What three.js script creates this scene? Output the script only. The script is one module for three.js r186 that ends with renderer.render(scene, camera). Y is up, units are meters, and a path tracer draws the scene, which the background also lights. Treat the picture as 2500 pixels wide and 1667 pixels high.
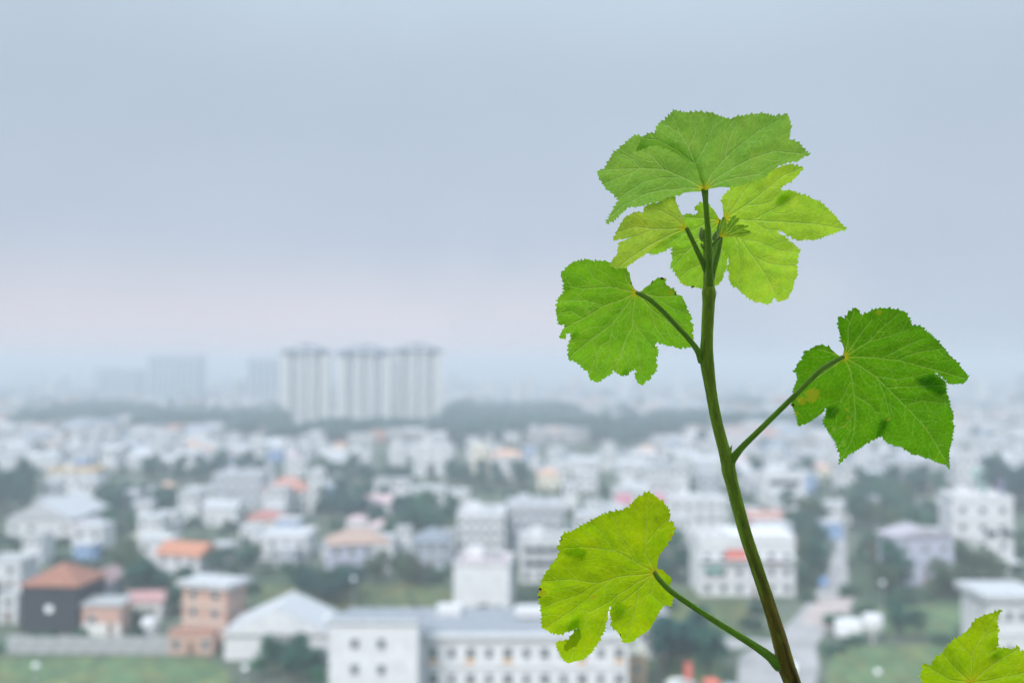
import * as THREE from 'three';
import { mergeGeometries } from 'three/addons/utils/BufferGeometryUtils.js';

// ---------------------------------------------------------------- camera, sky, sun, exposure
const camera = new THREE.PerspectiveCamera(37.86, 2500 / 1667, 0.05, 20000);
camera.position.set(0, 50, 0);                       // a balcony high above the suburb
camera.rotation.set(Math.atan(61.5 / 2430), 0, 0);   // tipped up a touch
camera.focus = 0.897;
camera.userData.fStop = 3.4;

const renderer = new THREE.WebGLRenderer({ antialias: true });
renderer.toneMapping = THREE.LinearToneMapping;
renderer.toneMappingExposure = 2.6;
renderer.shadowMap.enabled = true;

const scene = new THREE.Scene();
const hash = (x, y = 0, z = 0) => { let h = Math.imul(x | 0, 374761393) ^ Math.imul(y | 0, 668265263) ^ Math.imul(z | 0, 2147483647); h = Math.imul(h ^ (h >>> 13), 1274126177); h ^= h >>> 16; return (h >>> 0) / 4294967296; };
const sm = (t) => t * t * (3 - 2 * t), mix = (a, b, t) => a + (b - a) * t, clamp = (x, a = 0, b = 1) => Math.min(b, Math.max(a, x));
const step = (a, b, x) => sm(clamp((x - a) / (b - a)));
function noise(x, y, seed = 0, wrap = 0) {
  const ix = Math.floor(x), iy = Math.floor(y), fx = sm(x - ix), fy = sm(y - iy), w = (v) => (wrap ? ((v % wrap) + wrap) % wrap : v);
  return mix(mix(hash(w(ix), w(iy), seed), hash(w(ix + 1), w(iy), seed), fx), mix(hash(w(ix), w(iy + 1), seed), hash(w(ix + 1), w(iy + 1), seed), fx), fy);
}
function fbm(x, y, seed = 0, oct = 4, wrap = 0) { let s = 0, a = 0.5, f = 1; for (let i = 0; i < oct; i++) { s += a * noise(x * f, y * f, seed + i, wrap ? wrap * f : 0); a *= 0.5; f *= 2; } return s / (1 - Math.pow(0.5, oct)); }
let rngState = 20240611;
const rand = () => { rngState = (rngState + 0x6d2b79f5) | 0; let t = Math.imul(rngState ^ (rngState >>> 15), 1 | rngState); t = (t + Math.imul(t ^ (t >>> 7), 61 | t)) ^ t; return ((t ^ (t >>> 14)) >>> 0) / 4294967296; };
const rr = (a, b) => a + (b - a) * rand();

{ // an even overcast sky, grey-blue, a little pinker low down, brighter towards the zenith as overcast skies are
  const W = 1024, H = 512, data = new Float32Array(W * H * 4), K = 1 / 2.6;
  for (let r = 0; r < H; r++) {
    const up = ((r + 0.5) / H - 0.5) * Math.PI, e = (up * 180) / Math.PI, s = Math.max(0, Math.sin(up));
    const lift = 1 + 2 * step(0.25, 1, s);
    for (let c = 0; c < W; c++) {
      const az = ((c + 0.5) / W - 0.5) * 2 * Math.PI, x = Math.cos(az) * Math.cos(up), z = Math.sin(az) * Math.cos(up);
      const soft = fbm(x * 5 + 9, z * 4 + up * 7 + 4, 3, 4) - 0.5, lav = Math.exp(-(((e - 9) / 6) ** 2)), wide = fbm(x * 2.2 + 3, z * 2.2 + 8, 11, 2);
      const pink = Math.exp(-(((e - 1.8) / 3.8) ** 2)) * clamp(0.46 - 1.35 * x + soft * 1.3, 0.10, 0.92);
      const col = [mix(mix(0.50, 0.505, lav), 0.745, pink), mix(mix(0.60, 0.590, lav), 0.70, pink), mix(0.712, 0.77, pink)];
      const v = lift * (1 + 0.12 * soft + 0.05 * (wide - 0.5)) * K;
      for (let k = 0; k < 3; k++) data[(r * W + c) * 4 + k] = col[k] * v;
      data[(r * W + c) * 4 + 3] = 1;
    }
  }
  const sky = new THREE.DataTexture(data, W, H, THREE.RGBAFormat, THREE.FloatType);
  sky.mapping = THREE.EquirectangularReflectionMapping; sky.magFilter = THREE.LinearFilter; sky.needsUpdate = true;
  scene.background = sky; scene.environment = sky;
}
const sun = new THREE.DirectionalLight(new THREE.Color(1, 0.98, 0.955), 1.5);   // the sun behind the cloud, behind and left of the camera
sun.target.position.set(0, 0, -250); sun.position.set(-110, 205, -35);
sun.castShadow = true; sun.shadow.radius = 44; sun.shadow.mapSize.set(4096, 4096);
Object.assign(sun.shadow.camera, { left: -420, right: 420, top: 420, bottom: -420, near: 1, far: 1200 });
scene.add(sun, sun.target);
scene.fog = new THREE.FogExp2(new THREE.Color(0.86, 0.94, 1), 0.00088);          // humid haze over the town

// ---------------------------------------------------------------- helpers
const used = new Map();
const numbered = (n) => { const k = used.get(n) ?? 0; used.set(n, k + 1); return k ? `${n}_${String(k).padStart(3, '0')}` : n; };
function thing(name, label, category, group) {
  const o = new THREE.Group(); o.name = numbered(name); o.userData = { label, category }; if (group) o.userData.group = group; scene.add(o); return o;
}
function part(name, geometry, material, parent, pos, scale, turn) {
  const m = new THREE.Mesh(geometry, material); m.name = name; m.castShadow = m.receiveShadow = true;
  if (pos) m.position.set(...pos); if (scale) m.scale.set(...scale); if (turn) m.rotation.set(...turn);
  (parent ?? scene).add(m); return m;
}
function structure(name, geometry, material, label) { const m = part(numbered(name), geometry, material, scene); m.userData = { kind: 'structure', label, category: name.replace(/_/g, ' ').split(' ').slice(-1)[0] }; return m; }
function texture(w, h, fn, srgb = true) {
  const d = new Uint8Array(w * h * 4);
  for (let y = 0; y < h; y++) for (let x = 0; x < w; x++) { const c = fn(x, y), i = (y * w + x) * 4; for (let k = 0; k < 3; k++) d[i + k] = clamp(c[k], 0, 255); d[i + 3] = 255; }
  const t = new THREE.DataTexture(d, w, h); t.wrapS = t.wrapT = THREE.RepeatWrapping; t.magFilter = THREE.LinearFilter; t.minFilter = THREE.LinearMipmapLinearFilter; t.generateMipmaps = true; if (srgb) t.colorSpace = THREE.SRGBColorSpace; t.needsUpdate = true; return t;
}
const lin = (r, g, b) => new THREE.Color().setRGB(r, g, b);
const BOX = new THREE.BoxGeometry(1, 1, 1), CYL = new THREE.CylinderGeometry(0.5, 0.5, 1, 20);
const box = (name, mat, parent, x0, x1, y0, y1, z0, z1) => part(name, BOX, mat, parent, [(x0 + x1) / 2, (y0 + y1) / 2, (z0 + z1) / 2], [x1 - x0, y1 - y0, z1 - z0]);

// render and concrete with rain streaks and stains, 6 m to the repeat
const plaster = texture(256, 256, (x, y) => {
  const n = fbm(x / 32, y / 32, 5, 4, 8), st = fbm(x / 8, y / 90, 9, 3), v = 226 + 34 * (n - 0.5) - 26 * Math.max(0, st - 0.55) * 2.2;
  return [v, v * 0.995, v * 0.985];
});
const rough = texture(256, 256, (x, y) => { const v = 128 + 150 * (fbm(x / 12, y / 12, 21, 4) - 0.5); return [v, v, v]; }, false);
const tiles = texture(256, 256, (x, y) => { const rib = 0.86 + 0.14 * Math.abs(Math.sin((x / 256) * Math.PI * 12)), n = 0.8 + 0.4 * fbm(x / 20, y / 20, 31, 4); const v = 215 * rib * n; return [v, v, v]; });
const wallMat = (r, g, b, map = plaster) => new THREE.MeshStandardMaterial({ color: lin(r, g, b), map, roughness: 0.9, bumpMap: rough, bumpScale: 0.01 });
const WALL = {
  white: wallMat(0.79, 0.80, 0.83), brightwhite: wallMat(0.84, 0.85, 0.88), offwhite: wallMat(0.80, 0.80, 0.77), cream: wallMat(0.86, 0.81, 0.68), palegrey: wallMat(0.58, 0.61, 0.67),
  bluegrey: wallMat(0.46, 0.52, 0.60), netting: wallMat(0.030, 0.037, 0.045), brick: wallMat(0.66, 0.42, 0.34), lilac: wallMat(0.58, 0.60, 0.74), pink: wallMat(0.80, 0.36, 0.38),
  violet: wallMat(0.30, 0.26, 0.55), mint: wallMat(0.50, 0.78, 0.70), sky: wallMat(0.34, 0.50, 0.80), tan: wallMat(0.70, 0.50, 0.33), rust: wallMat(0.60, 0.26, 0.14),
};
const roofMat = (r, g, b) => new THREE.MeshStandardMaterial({ color: lin(r, g, b), map: tiles, roughness: 0.85, bumpMap: rough, bumpScale: 0.02 });
const ROOF = {
  rust: roofMat(0.46, 0.20, 0.13), fadedpink: roofMat(0.55, 0.38, 0.38), pink: roofMat(0.68, 0.38, 0.37), orange: roofMat(0.72, 0.31, 0.19), salmon: roofMat(0.72, 0.36, 0.29), coral: roofMat(0.62, 0.27, 0.25),
  tan: roofMat(0.62, 0.44, 0.36), lilacroof: roofMat(0.62, 0.58, 0.64), palepink: roofMat(0.88, 0.66, 0.68), peach: roofMat(0.95, 0.60, 0.45), crimson: roofMat(0.70, 0.26, 0.34), slate: roofMat(0.33, 0.37, 0.43), amber: roofMat(0.85, 0.62, 0.34),
  white: roofMat(0.74, 0.75, 0.77), concrete: roofMat(0.55, 0.56, 0.56), cream: roofMat(0.90, 0.84, 0.66), dustypink: roofMat(0.62, 0.52, 0.54), grey: roofMat(0.40, 0.43, 0.47),
};
const M = {
  glass: new THREE.MeshStandardMaterial({ color: lin(0.03, 0.045, 0.055), roughness: 0.12, metalness: 0 }),
  frame: new THREE.MeshStandardMaterial({ color: lin(0.70, 0.72, 0.72), roughness: 0.6 }),
  door: new THREE.MeshStandardMaterial({ color: lin(0.16, 0.11, 0.08), roughness: 0.6 }),
  metal: new THREE.MeshStandardMaterial({ color: lin(0.45, 0.47, 0.48), roughness: 0.45, metalness: 0.6 }),
  lamp: new THREE.MeshStandardMaterial({ color: lin(0.9, 0.92, 0.92), roughness: 0.4 }),
  orange: wallMat(0.90, 0.50, 0.22), red: wallMat(0.80, 0.20, 0.15), green: wallMat(0.10, 0.42, 0.32), whitePaint: new THREE.MeshStandardMaterial({ color: lin(0.85, 0.86, 0.87), roughness: 0.35 }),
  rubber: new THREE.MeshStandardMaterial({ color: lin(0.02, 0.02, 0.02), roughness: 0.8 }), bark: new THREE.MeshStandardMaterial({ color: lin(0.10, 0.085, 0.07), roughness: 0.95 }),
};

// ---------------------------------------------------------------- ground, roads, grass
function sheet(pts, y) {
  const s = new THREE.Shape(pts.map(([x, z]) => new THREE.Vector2(x, -z))), g = new THREE.ShapeGeometry(s); g.rotateX(-Math.PI / 2); g.translate(0, y, 0);
  const uv = g.attributes.uv, p = g.attributes.position; for (let i = 0; i < uv.count; i++) uv.setXY(i, p.getX(i) / 24, p.getZ(i) / 24); return g;
}
const earthTex = texture(512, 512, (x, y) => {
  const a = fbm(x / 64, y / 64, 41, 5, 8), b = fbm(x / 16, y / 16, 57, 4, 32), t = step(0.42, 0.62, a);
  return [mix(104, 150, t) + 60 * (b - 0.5), mix(122, 152, t) + 60 * (b - 0.5), mix(92, 138, t) + 46 * (b - 0.5)];
});
const grassTex = texture(512, 512, (x, y) => { const a = fbm(x / 50, y / 90, 61, 5), b = fbm(x / 9, y / 9, 67, 3), v = 0.62 + 0.5 * a + 0.36 * (b - 0.5); const y2 = step(0.5, 0.7, fbm(x / 38, y / 60, 63, 3)); return [mix(92, 120, y2) * v, mix(120, 128, y2) * v, 78 * v]; });
const roadTex = texture(512, 512, (x, y) => { const a = fbm(x / 70, y / 70, 71, 4), b = fbm(x / 6, y / 6, 73, 3), v = 0.86 + 0.24 * (a - 0.5) + 0.12 * (b - 0.5); return [206 * v, 203 * v, 202 * v]; });
const repeat = (t, n) => { const c = t.clone(); c.repeat.set(n, n); c.needsUpdate = true; return c; };
{
  const g = new THREE.PlaneGeometry(12000, 9100, 60, 60); g.rotateX(-Math.PI / 2); g.translate(0, 0, -4500);
  const uv = g.attributes.uv, p = g.attributes.position; for (let i = 0; i < uv.count; i++) uv.setXY(i, p.getX(i) / 130, p.getZ(i) / 130);
  structure('ground', g, new THREE.MeshStandardMaterial({ map: earthTex, color: lin(0.30, 0.36, 0.31), roughness: 1 }), 'green and grey open ground spreading under the whole suburb');
}
const roadMat = new THREE.MeshStandardMaterial({ map: roadTex, roughness: 0.95, color: lin(0.72, 0.72, 0.72) }), lawnMat = new THREE.MeshStandardMaterial({ map: grassTex, roughness: 1 }), oliveMat = new THREE.MeshStandardMaterial({ map: grassTex, roughness: 1, color: lin(0.85, 0.72, 0.62) }), dirtMat = new THREE.MeshStandardMaterial({ map: roadTex, roughness: 1, color: lin(0.92, 0.80, 0.76) });
const ROADS = [
  [[31.7, -145.5], [35.4, -157.4], [39, -172.3], [43.6, -179.5], [48.7, -184.9], [55.3, -197.6], [66.2, -218.9], [78.8, -248], [94.9, -292.8], [111.8, -342.3], [124.4, -379.7], [126.4, -379.7], [113.8, -342.3], [97.9, -292.8], [83.2, -248], [74.4, -220.9], [65.6, -202.5], [58.8, -188.4], [54.6, -180], [51.4, -167.6], [47.6, -157.4], [43.4, -145.5]],
  [[9.9, -184.9], [34.5, -186.1], [47.5, -183.2], [43.2, -180.2], [41, -177.9], [32.9, -177.9], [9.4, -176.3]]];
const LAWNS = [
  [[58, -178.7], [98.8, -183.3], [79.4, -147.3], [46, -147.3], [52.5, -166], [57.6, -178]], [[76, -208.4], [98.6, -212], [85.4, -186.9], [64, -186.1]], [[-93.2, -172.8], [-53.3, -172.8], [-47.3, -166.4], [-40.9, -147.3], [-79.4, -147.3]],
  [[-57.5, -229.2], [-23.8, -231.4], [-13.3, -222.9], [-12, -200.8], [-36.9, -199.2], [-50.4, -200.8]], [[35.5, -227.1], [51.2, -226.3], [47.8, -196.4], [43, -188.8], [24, -188.8], [32.8, -204.2]], [[28.1, -174.8], [36.5, -174.8], [30.4, -147.3], [21.2, -147.3]]];
structure('road', sheet(ROADS[0], 0.05), roadMat, 'pale concrete road running away from the camera between the lawns');
structure('side_road', sheet(ROADS[1], 0.045), roadMat, 'pale side road meeting the long road behind the school');
const lawnLabels = ['bright lawn right of the road junction', 'grass strip between the road and the lilac house', 'green field in the lower left corner', 'olive meadow behind the school and gabled shed', 'grass left of the road below the terraced building', 'small green plot beside the lowest petiole'];
LAWNS.forEach((l, i) => structure('lawn', sheet(l, 0.025), i === 3 || i === 4 ? oliveMat : lawnMat, lawnLabels[i]));
structure('bare_earth', sheet([[66.6, -217.1], [75, -219.1], [67.8, -201.8], [60.9, -190], [56.5, -196.9]], 0.075), dirtMat, 'pinkish bare earth spread on the road bend');
structure('yard', sheet([[-93.7, -186.6], [-64.5, -186.6], [-61, -176.3], [-88.2, -176.3]], 0.03), roadMat, 'concrete yard behind the long grey wall');

// ---------------------------------------------------------------- houses
const TAKEN = [];                                     // footprints [x, z, half width, half depth]
const free = (x, z, a, b) => TAKEN.every((t) => Math.abs(t[0] - x) > t[2] + a || Math.abs(t[1] - z) > t[3] + b);
const inside = (poly, x, z) => { let c = false; for (let i = 0, j = poly.length - 1; i < poly.length; j = i++) { const [a, b] = poly[i], [p, q] = poly[j]; if (b > z !== q > z && x < ((p - a) * (z - b)) / (q - b) + a) c = !c; } return c; };
const onRoad = (x, z) => ROADS.some((r) => inside(r, x, z));
function prism(w, d, rise, over = 0.5, ridgeAlongX = true) {     // gable roof, thick eaves
  const a = (ridgeAlongX ? d : w) / 2 + over, len = (ridgeAlongX ? w : d) + 2 * over, s = new THREE.Shape([[-a, -0.02], [a, -0.02], [a, 0.14], [0, rise + 0.14], [-a, 0.14]].map((p) => new THREE.Vector2(...p)));
  const g = new THREE.ExtrudeGeometry(s, { depth: len, bevelEnabled: false }); g.translate(0, 0, -len / 2); if (ridgeAlongX) g.rotateY(Math.PI / 2); return metres(g);
}
function hip(w, d, rise, over = 0.5) {
  const a = w / 2 + over, b = d / 2 + over, r = Math.max(0.3, a - b), q = Math.max(0.3, b - a), y0 = 0, y1 = 0.16, y2 = rise + 0.16, P = [[-a, y0, b], [a, y0, b], [a, y0, -b], [-a, y0, -b], [-a, y1, b], [a, y1, b], [a, y1, -b], [-a, y1, -b], [-r, y2, q], [r, y2, q], [r, y2, -q], [-r, y2, -q]];
  const q4 = (i, j, k, l) => [P[i], P[j], P[k], P[i], P[k], P[l]], v = [q4(3, 2, 1, 0), q4(0, 1, 5, 4), q4(1, 2, 6, 5), q4(2, 3, 7, 6), q4(3, 0, 4, 7), q4(4, 5, 9, 8), q4(5, 6, 10, 9), q4(6, 7, 11, 10), q4(7, 4, 8, 11), q4(8, 9, 10, 11)].flat(2);
  const g = new THREE.BufferGeometry(); g.setAttribute('position', new THREE.Float32BufferAttribute(v, 3)); g.setAttribute('uv', new THREE.Float32BufferAttribute(new Float32Array((v.length / 3) * 2), 2)); g.computeVertexNormals(); return metres(g);
}
function metres(g, k = 6) {
  if (g.index) g = g.toNonIndexed(); const p = g.attributes.position, n = g.attributes.normal, uv = g.attributes.uv;
  for (let i = 0; i < p.count; i++) { const ax = Math.abs(n.getX(i)), ay = Math.abs(n.getY(i)), az = Math.abs(n.getZ(i)); if (ay >= ax && ay >= az) uv.setXY(i, p.getX(i) / k, p.getZ(i) / k); else if (ax > az) uv.setXY(i, p.getZ(i) / k, p.getY(i) / k); else uv.setXY(i, p.getX(i) / k, p.getY(i) / k); }
  return g;
}
const wallBox = (w, h, d) => { const g = metres(new THREE.BoxGeometry(w, h, d)); g.translate(0, h / 2, 0); return g; };
function windowAt(root, x, y, z, w = 1.2, h = 1.4, side = 0, frame = M.frame) {   // side 1: on the +x wall, -1: on the -x wall
  const t = side ? [0, (Math.PI / 2) * side, 0] : [0, 0, 0], o = new THREE.Group(); o.name = 'window'; o.position.set(x, y, z); o.rotation.set(...t); root.add(o);
  const f = [[-w / 2, 0, 0.1, h + 0.2], [w / 2, 0, 0.1, h + 0.2], [0, h / 2 + 0.05, w, 0.1], [0, -h / 2 - 0.05, w + 0.3, 0.1], [0, 0, 0.06, h]].map(([px, py, sx, sy]) => { const g = new THREE.BoxGeometry(sx, sy, 0.12); g.translate(px, py, 0.06); return g; });
  part('frame', mergeGeometries(f), frame, o); box('pane', M.glass, o, -w / 2, w / 2, -h / 2, h / 2, 0.01, 0.05);
}
function house([kind, label, x, z, w, h, d, turn, roof, rise, wc, rc, storeys, bays]) {
  const o = thing(kind, label, kind.includes('tower') ? 'tower' : kind === 'warehouse' ? 'warehouse' : kind === 'hall' ? 'hall' : kind.includes('shed') ? 'shed' : kind === 'pavilion' ? 'pavilion' : 'house');
  o.position.set(x, 0, z); o.rotation.y = (turn * Math.PI) / 180;
  const t = Math.abs(o.rotation.y), c = Math.cos(t), s = Math.sin(t);
  TAKEN.push([x, z, (w * c + d * s) / 2, (d * c + w * s) / 2]);
  part('wall', wallBox(w, h, d), WALL[wc], o);
  const R = ROOF[rc];
  if (roof === 'hip') part('roof', hip(w, d, rise), R, o, [0, h + 0.004, 0]);
  else if (roof === 'gable') { part('roof', prism(w, d, rise, 0.5, kind !== 'warehouse' && kind !== 'lilac_house' && w >= d * 0.9), R, o, [0, h + 0.03, 0]); }
  else if (roof === 'shed') part('roof', metres(new THREE.BoxGeometry(w + 0.8, 0.16, d + 0.8)), R, o, [0, h + rise / 2, 0], null, [Math.atan(rise / d), 0, 0]);
  else if (roof === 'slab') { part('roof', metres(new THREE.BoxGeometry(w + 1.8, rise, d + 1.8)), R, o, [0, h + rise / 2 + 0.004, 0]); }
  else {
    const deck = part('roof', metres(new THREE.BoxGeometry(w + 0.3, 0.22, d + 0.3)), R, o, [0, h + 0.114, 0]);
    const p = [[0, d / 2, w + 0.3, 0.3], [0, -d / 2, w + 0.3, 0.3], [w / 2, 0, 0.3, d - 0.3], [-w / 2, 0, 0.3, d - 0.3]].map(([px, pz, sx, sz]) => { const g = new THREE.BoxGeometry(sx, rise, sz); g.translate(px, 0.115 + rise / 2, pz); return g; });
    part('parapet', metres(mergeGeometries(p)), rc === 'amber' ? ROOF.amber : WALL[wc], deck);
    if (storeys > 2 && w > 7) { box('stair_head', WALL[wc], o, -w * 0.3, -w * 0.3 + 3, h + 0.23, h + 2.5, -d * 0.3, -d * 0.3 + 3); const tk = part('water_tank', CYL, M.metal, o, [w * 0.2, h + 1.05, -d * 0.15], [1.2, 1.6, 1.2]); tk.name = 'water_tank'; }
  }
  const fh = h / storeys, ledge = storeys > 1 && kind !== 'white_block' && kind !== 'townhouse' && kind !== 'stair_tower';
  if (ledge) for (let k = 1; k < storeys; k++) box('ledge', WALL[wc === 'brick' ? 'cream' : wc], o, -w / 2 - 0.25, w / 2 + 0.25, k * fh - 0.12, k * fh + 0.12, d / 2 - 0.1, d / 2 + 0.35);
  for (let k = 0; k < storeys; k++) {
    const y = k * fh + fh * 0.52, wh = Math.min(1.5, fh * 0.5);
    for (let b = 0; b < bays; b++) {
      const bx = -w / 2 + ((b + 0.5) * w) / bays;
      if (k === 0 && b === (bays >> 1)) box('door', M.door, o, bx - 0.55, bx + 0.55, 0, 2.2, d / 2 + 0.01, d / 2 + 0.09);
      else windowAt(o, bx, y, d / 2, Math.min(1.5, (w / bays) * 0.55), wh);
    }
    if (bays && d > 5) for (const dz of d > 9 ? [-d * 0.25, d * 0.25] : [0]) windowAt(o, (x > 0 ? -1 : 1) * (w / 2), y, dz, 1.1, wh, x > 0 ? -1 : 1);
  }
  return o;
}
const HOUSES = [
  ['townhouse', 'charcoal net-wrapped house under a rust orange hip roof', -86.5, -193.3, 11.0, 8.8, 11, -4, 'hip', 3.2, 'netting', 'rust', 2, 0],
  ['annex', 'grey house with a faded pink gable roof beside the charcoal house', -84.0, -205.4, 4.8, 6.3, 9, -4, 'gable', 2.2, 'bluegrey', 'fadedpink', 2, 1],
  ['brick_shed', 'low shed with a bare brick band above pale render', -76.7, -189.4, 7.1, 5.5, 5, 0, 'shed', 0.5, 'brick', 'concrete', 1, 2],
  ['shack', 'small white shack with a pink tin roof behind the grey wall', -73.2, -200.2, 7.4, 3.7, 6, 6, 'shed', 0.8, 'offwhite', 'pink', 1, 2],
  ['brick_house', 'unfinished brick house topped by a wide white slab', -55.5, -186.6, 9.6, 9.5, 6, -20, 'slab', 0.9, 'brick', 'white', 3, 2],
  ['brick_porch', 'low orange brick porch in front of the slab-topped house', -55.9, -176.0, 7.7, 3.4, 3.5, 0, 'flat', 0.3, 'brick', 'rust', 1, 3],
  ['white_house', 'white house with a pale flat roof at the photo\'s left edge above the charcoal house', -113.6, -226.6, 8.6, 6.4, 9, 0, 'flat', 0.4, 'white', 'concrete', 2, 2],
  ['white_house', 'small white house between the left edge and the charcoal house', -98.4, -198.3, 3.7, 5.2, 6, 0, 'flat', 0.4, 'white', 'concrete', 2, 1],
  ['white_house', 'white two-storey house with a bright orange tiled roof', -77.6, -239.6, 11.7, 5.5, 8, -18, 'gable', 2.6, 'white', 'orange', 2, 3],
  ['pavilion', 'low cream pavilion behind the orange-roofed white house', -99.7, -276.0, 8.2, 3.5, 6, 0, 'flat', 0.3, 'cream', 'white', 1, 3],
  ['warehouse', 'broad white warehouse with a low gable end facing the camera', -138.5, -305.7, 19.3, 5.4, 26, 0, 'gable', 4.5, 'white', 'white', 1, 4],
  ['outbuilding', 'small white outbuilding at the side of the broad warehouse', -126.6, -299.5, 4.1, 3.5, 8, 0, 'flat', 0.4, 'white', 'white', 1, 1],
  ['villa', 'white villa with an amber roof edge in front of the dense town', -167.3, -384.4, 18.5, 10.0, 12, 0, 'flat', 1.0, 'white', 'amber', 3, 4],
  ['row_house', 'long pale house with a bright flat roof above the tree belt', -116.9, -375.9, 11.6, 4.1, 9, 0, 'flat', 0.5, 'white', 'white', 1, 3],
  ['row_house', 'low pale house just below the long pale one', -108.7, -341.8, 9.2, 3.2, 7, 0, 'flat', 0.5, 'cream', 'white', 1, 3],
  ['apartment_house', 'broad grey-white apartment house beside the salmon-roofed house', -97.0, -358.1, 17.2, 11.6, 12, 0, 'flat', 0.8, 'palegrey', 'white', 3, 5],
  ['white_house', 'large white house with a salmon tiled roof in the middle distance', -77.9, -347.7, 14.9, 7.5, 11, 0, 'hip', 4.0, 'white', 'salmon', 3, 4],
  ['stair_tower', 'tall plain white tower standing against the salmon-roofed house', -67.5, -346.2, 4.4, 13.8, 8, 0, 'flat', 0.4, 'white', 'white', 4, 1],
  ['white_house', 'cream house with a small coral roof in front of the salmon-roofed house', -74.3, -303.2, 11.1, 4.2, 8, 8, 'hip', 2.2, 'cream', 'coral', 1, 3],
  ['hall', 'wide round-cornered white hall left of the tan-roofed house', -60.0, -264.9, 13.8, 5.7, 14, 0, 'flat', 0.6, 'white', 'white', 2, 4],
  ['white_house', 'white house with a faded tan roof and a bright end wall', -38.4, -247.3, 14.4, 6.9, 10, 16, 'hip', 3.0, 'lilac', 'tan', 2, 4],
  ['pavilion', 'white pavilion under a long pale pink roof among dark trees', -44.7, -334.5, 14.3, 4.9, 7, 0, 'gable', 2.2, 'white', 'palepink', 1, 3],
  ['white_house', 'tiny white cube house alone on the wooded slope', -30.5, -349.1, 5.8, 6.0, 6, 0, 'flat', 0.3, 'white', 'white', 2, 1],
  ['white_house', 'white house with a dark porch opening below the three towers', -36.7, -460.4, 16.1, 12.7, 11, 0, 'flat', 0.6, 'white', 'white', 3, 3],
  ['white_house', 'white house with an orange roof corner right of the porch house', -2.1, -449.9, 14.1, 10.3, 10, 0, 'hip', 2.4, 'white', 'peach', 2, 3],
  ['white_house', 'cream block touching the house with an orange roof corner', -14.0, -450.9, 8.2, 13.2, 12, 0, 'flat', 0.5, 'cream', 'white', 3, 2],
  ['white_house', 'round-topped white house below the leftmost tower', -71.7, -469.9, 10.5, 10.0, 9, 0, 'flat', 0.6, 'white', 'white', 3, 2],
  ['white_house', 'slim white house just left of the porch house', -57.9, -508.0, 7.1, 10.0, 8, 0, 'flat', 0.6, 'white', 'white', 3, 1],
  ['apartment_house', 'stepped white apartment complex behind the bright blank block', -8.0, -265.9, 12.2, 11.1, 16, 0, 'flat', 1.0, 'white', 'white', 4, 5],
  ['apartment_house', 'upper terrace of white flats right of the stepped complex', 6.2, -272.8, 15.0, 12.3, 14, 0, 'flat', 1.0, 'palegrey', 'white', 4, 6],
  ['terrace_house', 'pale house with long dark window bands above the near leaf', 8.1, -236.4, 12.4, 9.3, 10, 0, 'flat', 0.8, 'white', 'concrete', 3, 4],
  ['white_block', 'bright blank white block with a dusty pink flat roof', -5.8, -210.4, 11.5, 9.3, 11.5, -5, 'flat', 0.5, 'brightwhite', 'dustypink', 3, 0],
  ['grey_house', 'blue-grey house with a mansard roof left of the blank block', -20.0, -251.9, 9.4, 6.5, 9, 0, 'hip', 3.0, 'bluegrey', 'slate', 2, 3],
  ['white_house', 'white gabled house half hidden by the lowest leaf', 24.0, -176.8, 5.2, 7.1, 9, 0, 'gable', 2.2, 'white', 'white', 3, 2],
  ['terrace_shop', 'white terraced building with red signs and long balcony slabs', 51.3, -224.1, 20.8, 10.2, 12, 0, 'stepped', 2.6, 'white', 'white', 3, 6],
  ['pink_house', 'pink house with a cream gable behind the terraced building', 74.6, -295.8, 10.7, 6.0, 9, 0, 'flat', 0.6, 'pink', 'cream', 2, 3],
  ['white_house', 'broad white house left of the pink house', 54.8, -297.3, 16.8, 10.8, 12, 0, 'flat', 0.7, 'white', 'white', 3, 5],
  ['long_house', 'long white house with a crimson and violet roof behind the lowest leaf', 44.1, -336.0, 17.3, 4.6, 10, 0, 'gable', 2.4, 'white', 'crimson', 1, 5],
  ['white_house', 'white house with one long dark window band right of the stem', 97.3, -361.7, 15.0, 10.9, 11, 0, 'flat', 0.8, 'white', 'white', 3, 0],
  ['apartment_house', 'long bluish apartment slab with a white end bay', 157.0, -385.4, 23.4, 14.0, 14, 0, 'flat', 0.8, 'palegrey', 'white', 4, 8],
  ['stair_tower', 'narrow white bay at the end of the bluish apartment slab', 171.5, -385.4, 4.8, 16.2, 14, 0, 'flat', 0.5, 'white', 'white', 4, 1],
  ['violet_house', 'violet house near the right edge of the town', 189.7, -382.9, 7.3, 7.0, 9, 0, 'flat', 0.5, 'violet', 'white', 2, 2],
  ['teal_house', 'pale mint house next to the violet one', 190.6, -402.7, 6.2, 7.9, 9, 0, 'flat', 0.5, 'mint', 'white', 2, 2],
  ['tall_house', 'tall white house with stacked ledges and two dark windows', 115.8, -249.8, 14.0, 17.0, 12, -8, 'flat', 1.2, 'white', 'white', 4, 3],
  ['lilac_house', 'lilac-white house with a pale gable between trees and tall house', 94.1, -233.1, 14.3, 10.9, 8, 10, 'gable', 2.0, 'lilac', 'lilacroof', 2, 3],
  ['roadside_house', 'white roadside house with a flat slab roof above the corner leaf', 84.1, -172.1, 9.2, 11.0, 10, 0, 'slab', 1.0, 'white', 'white', 2, 4],
];
const built = HOUSES.map((r) => house(r));
const find = (words) => built.find((o) => o.userData.label.includes(words));
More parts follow.
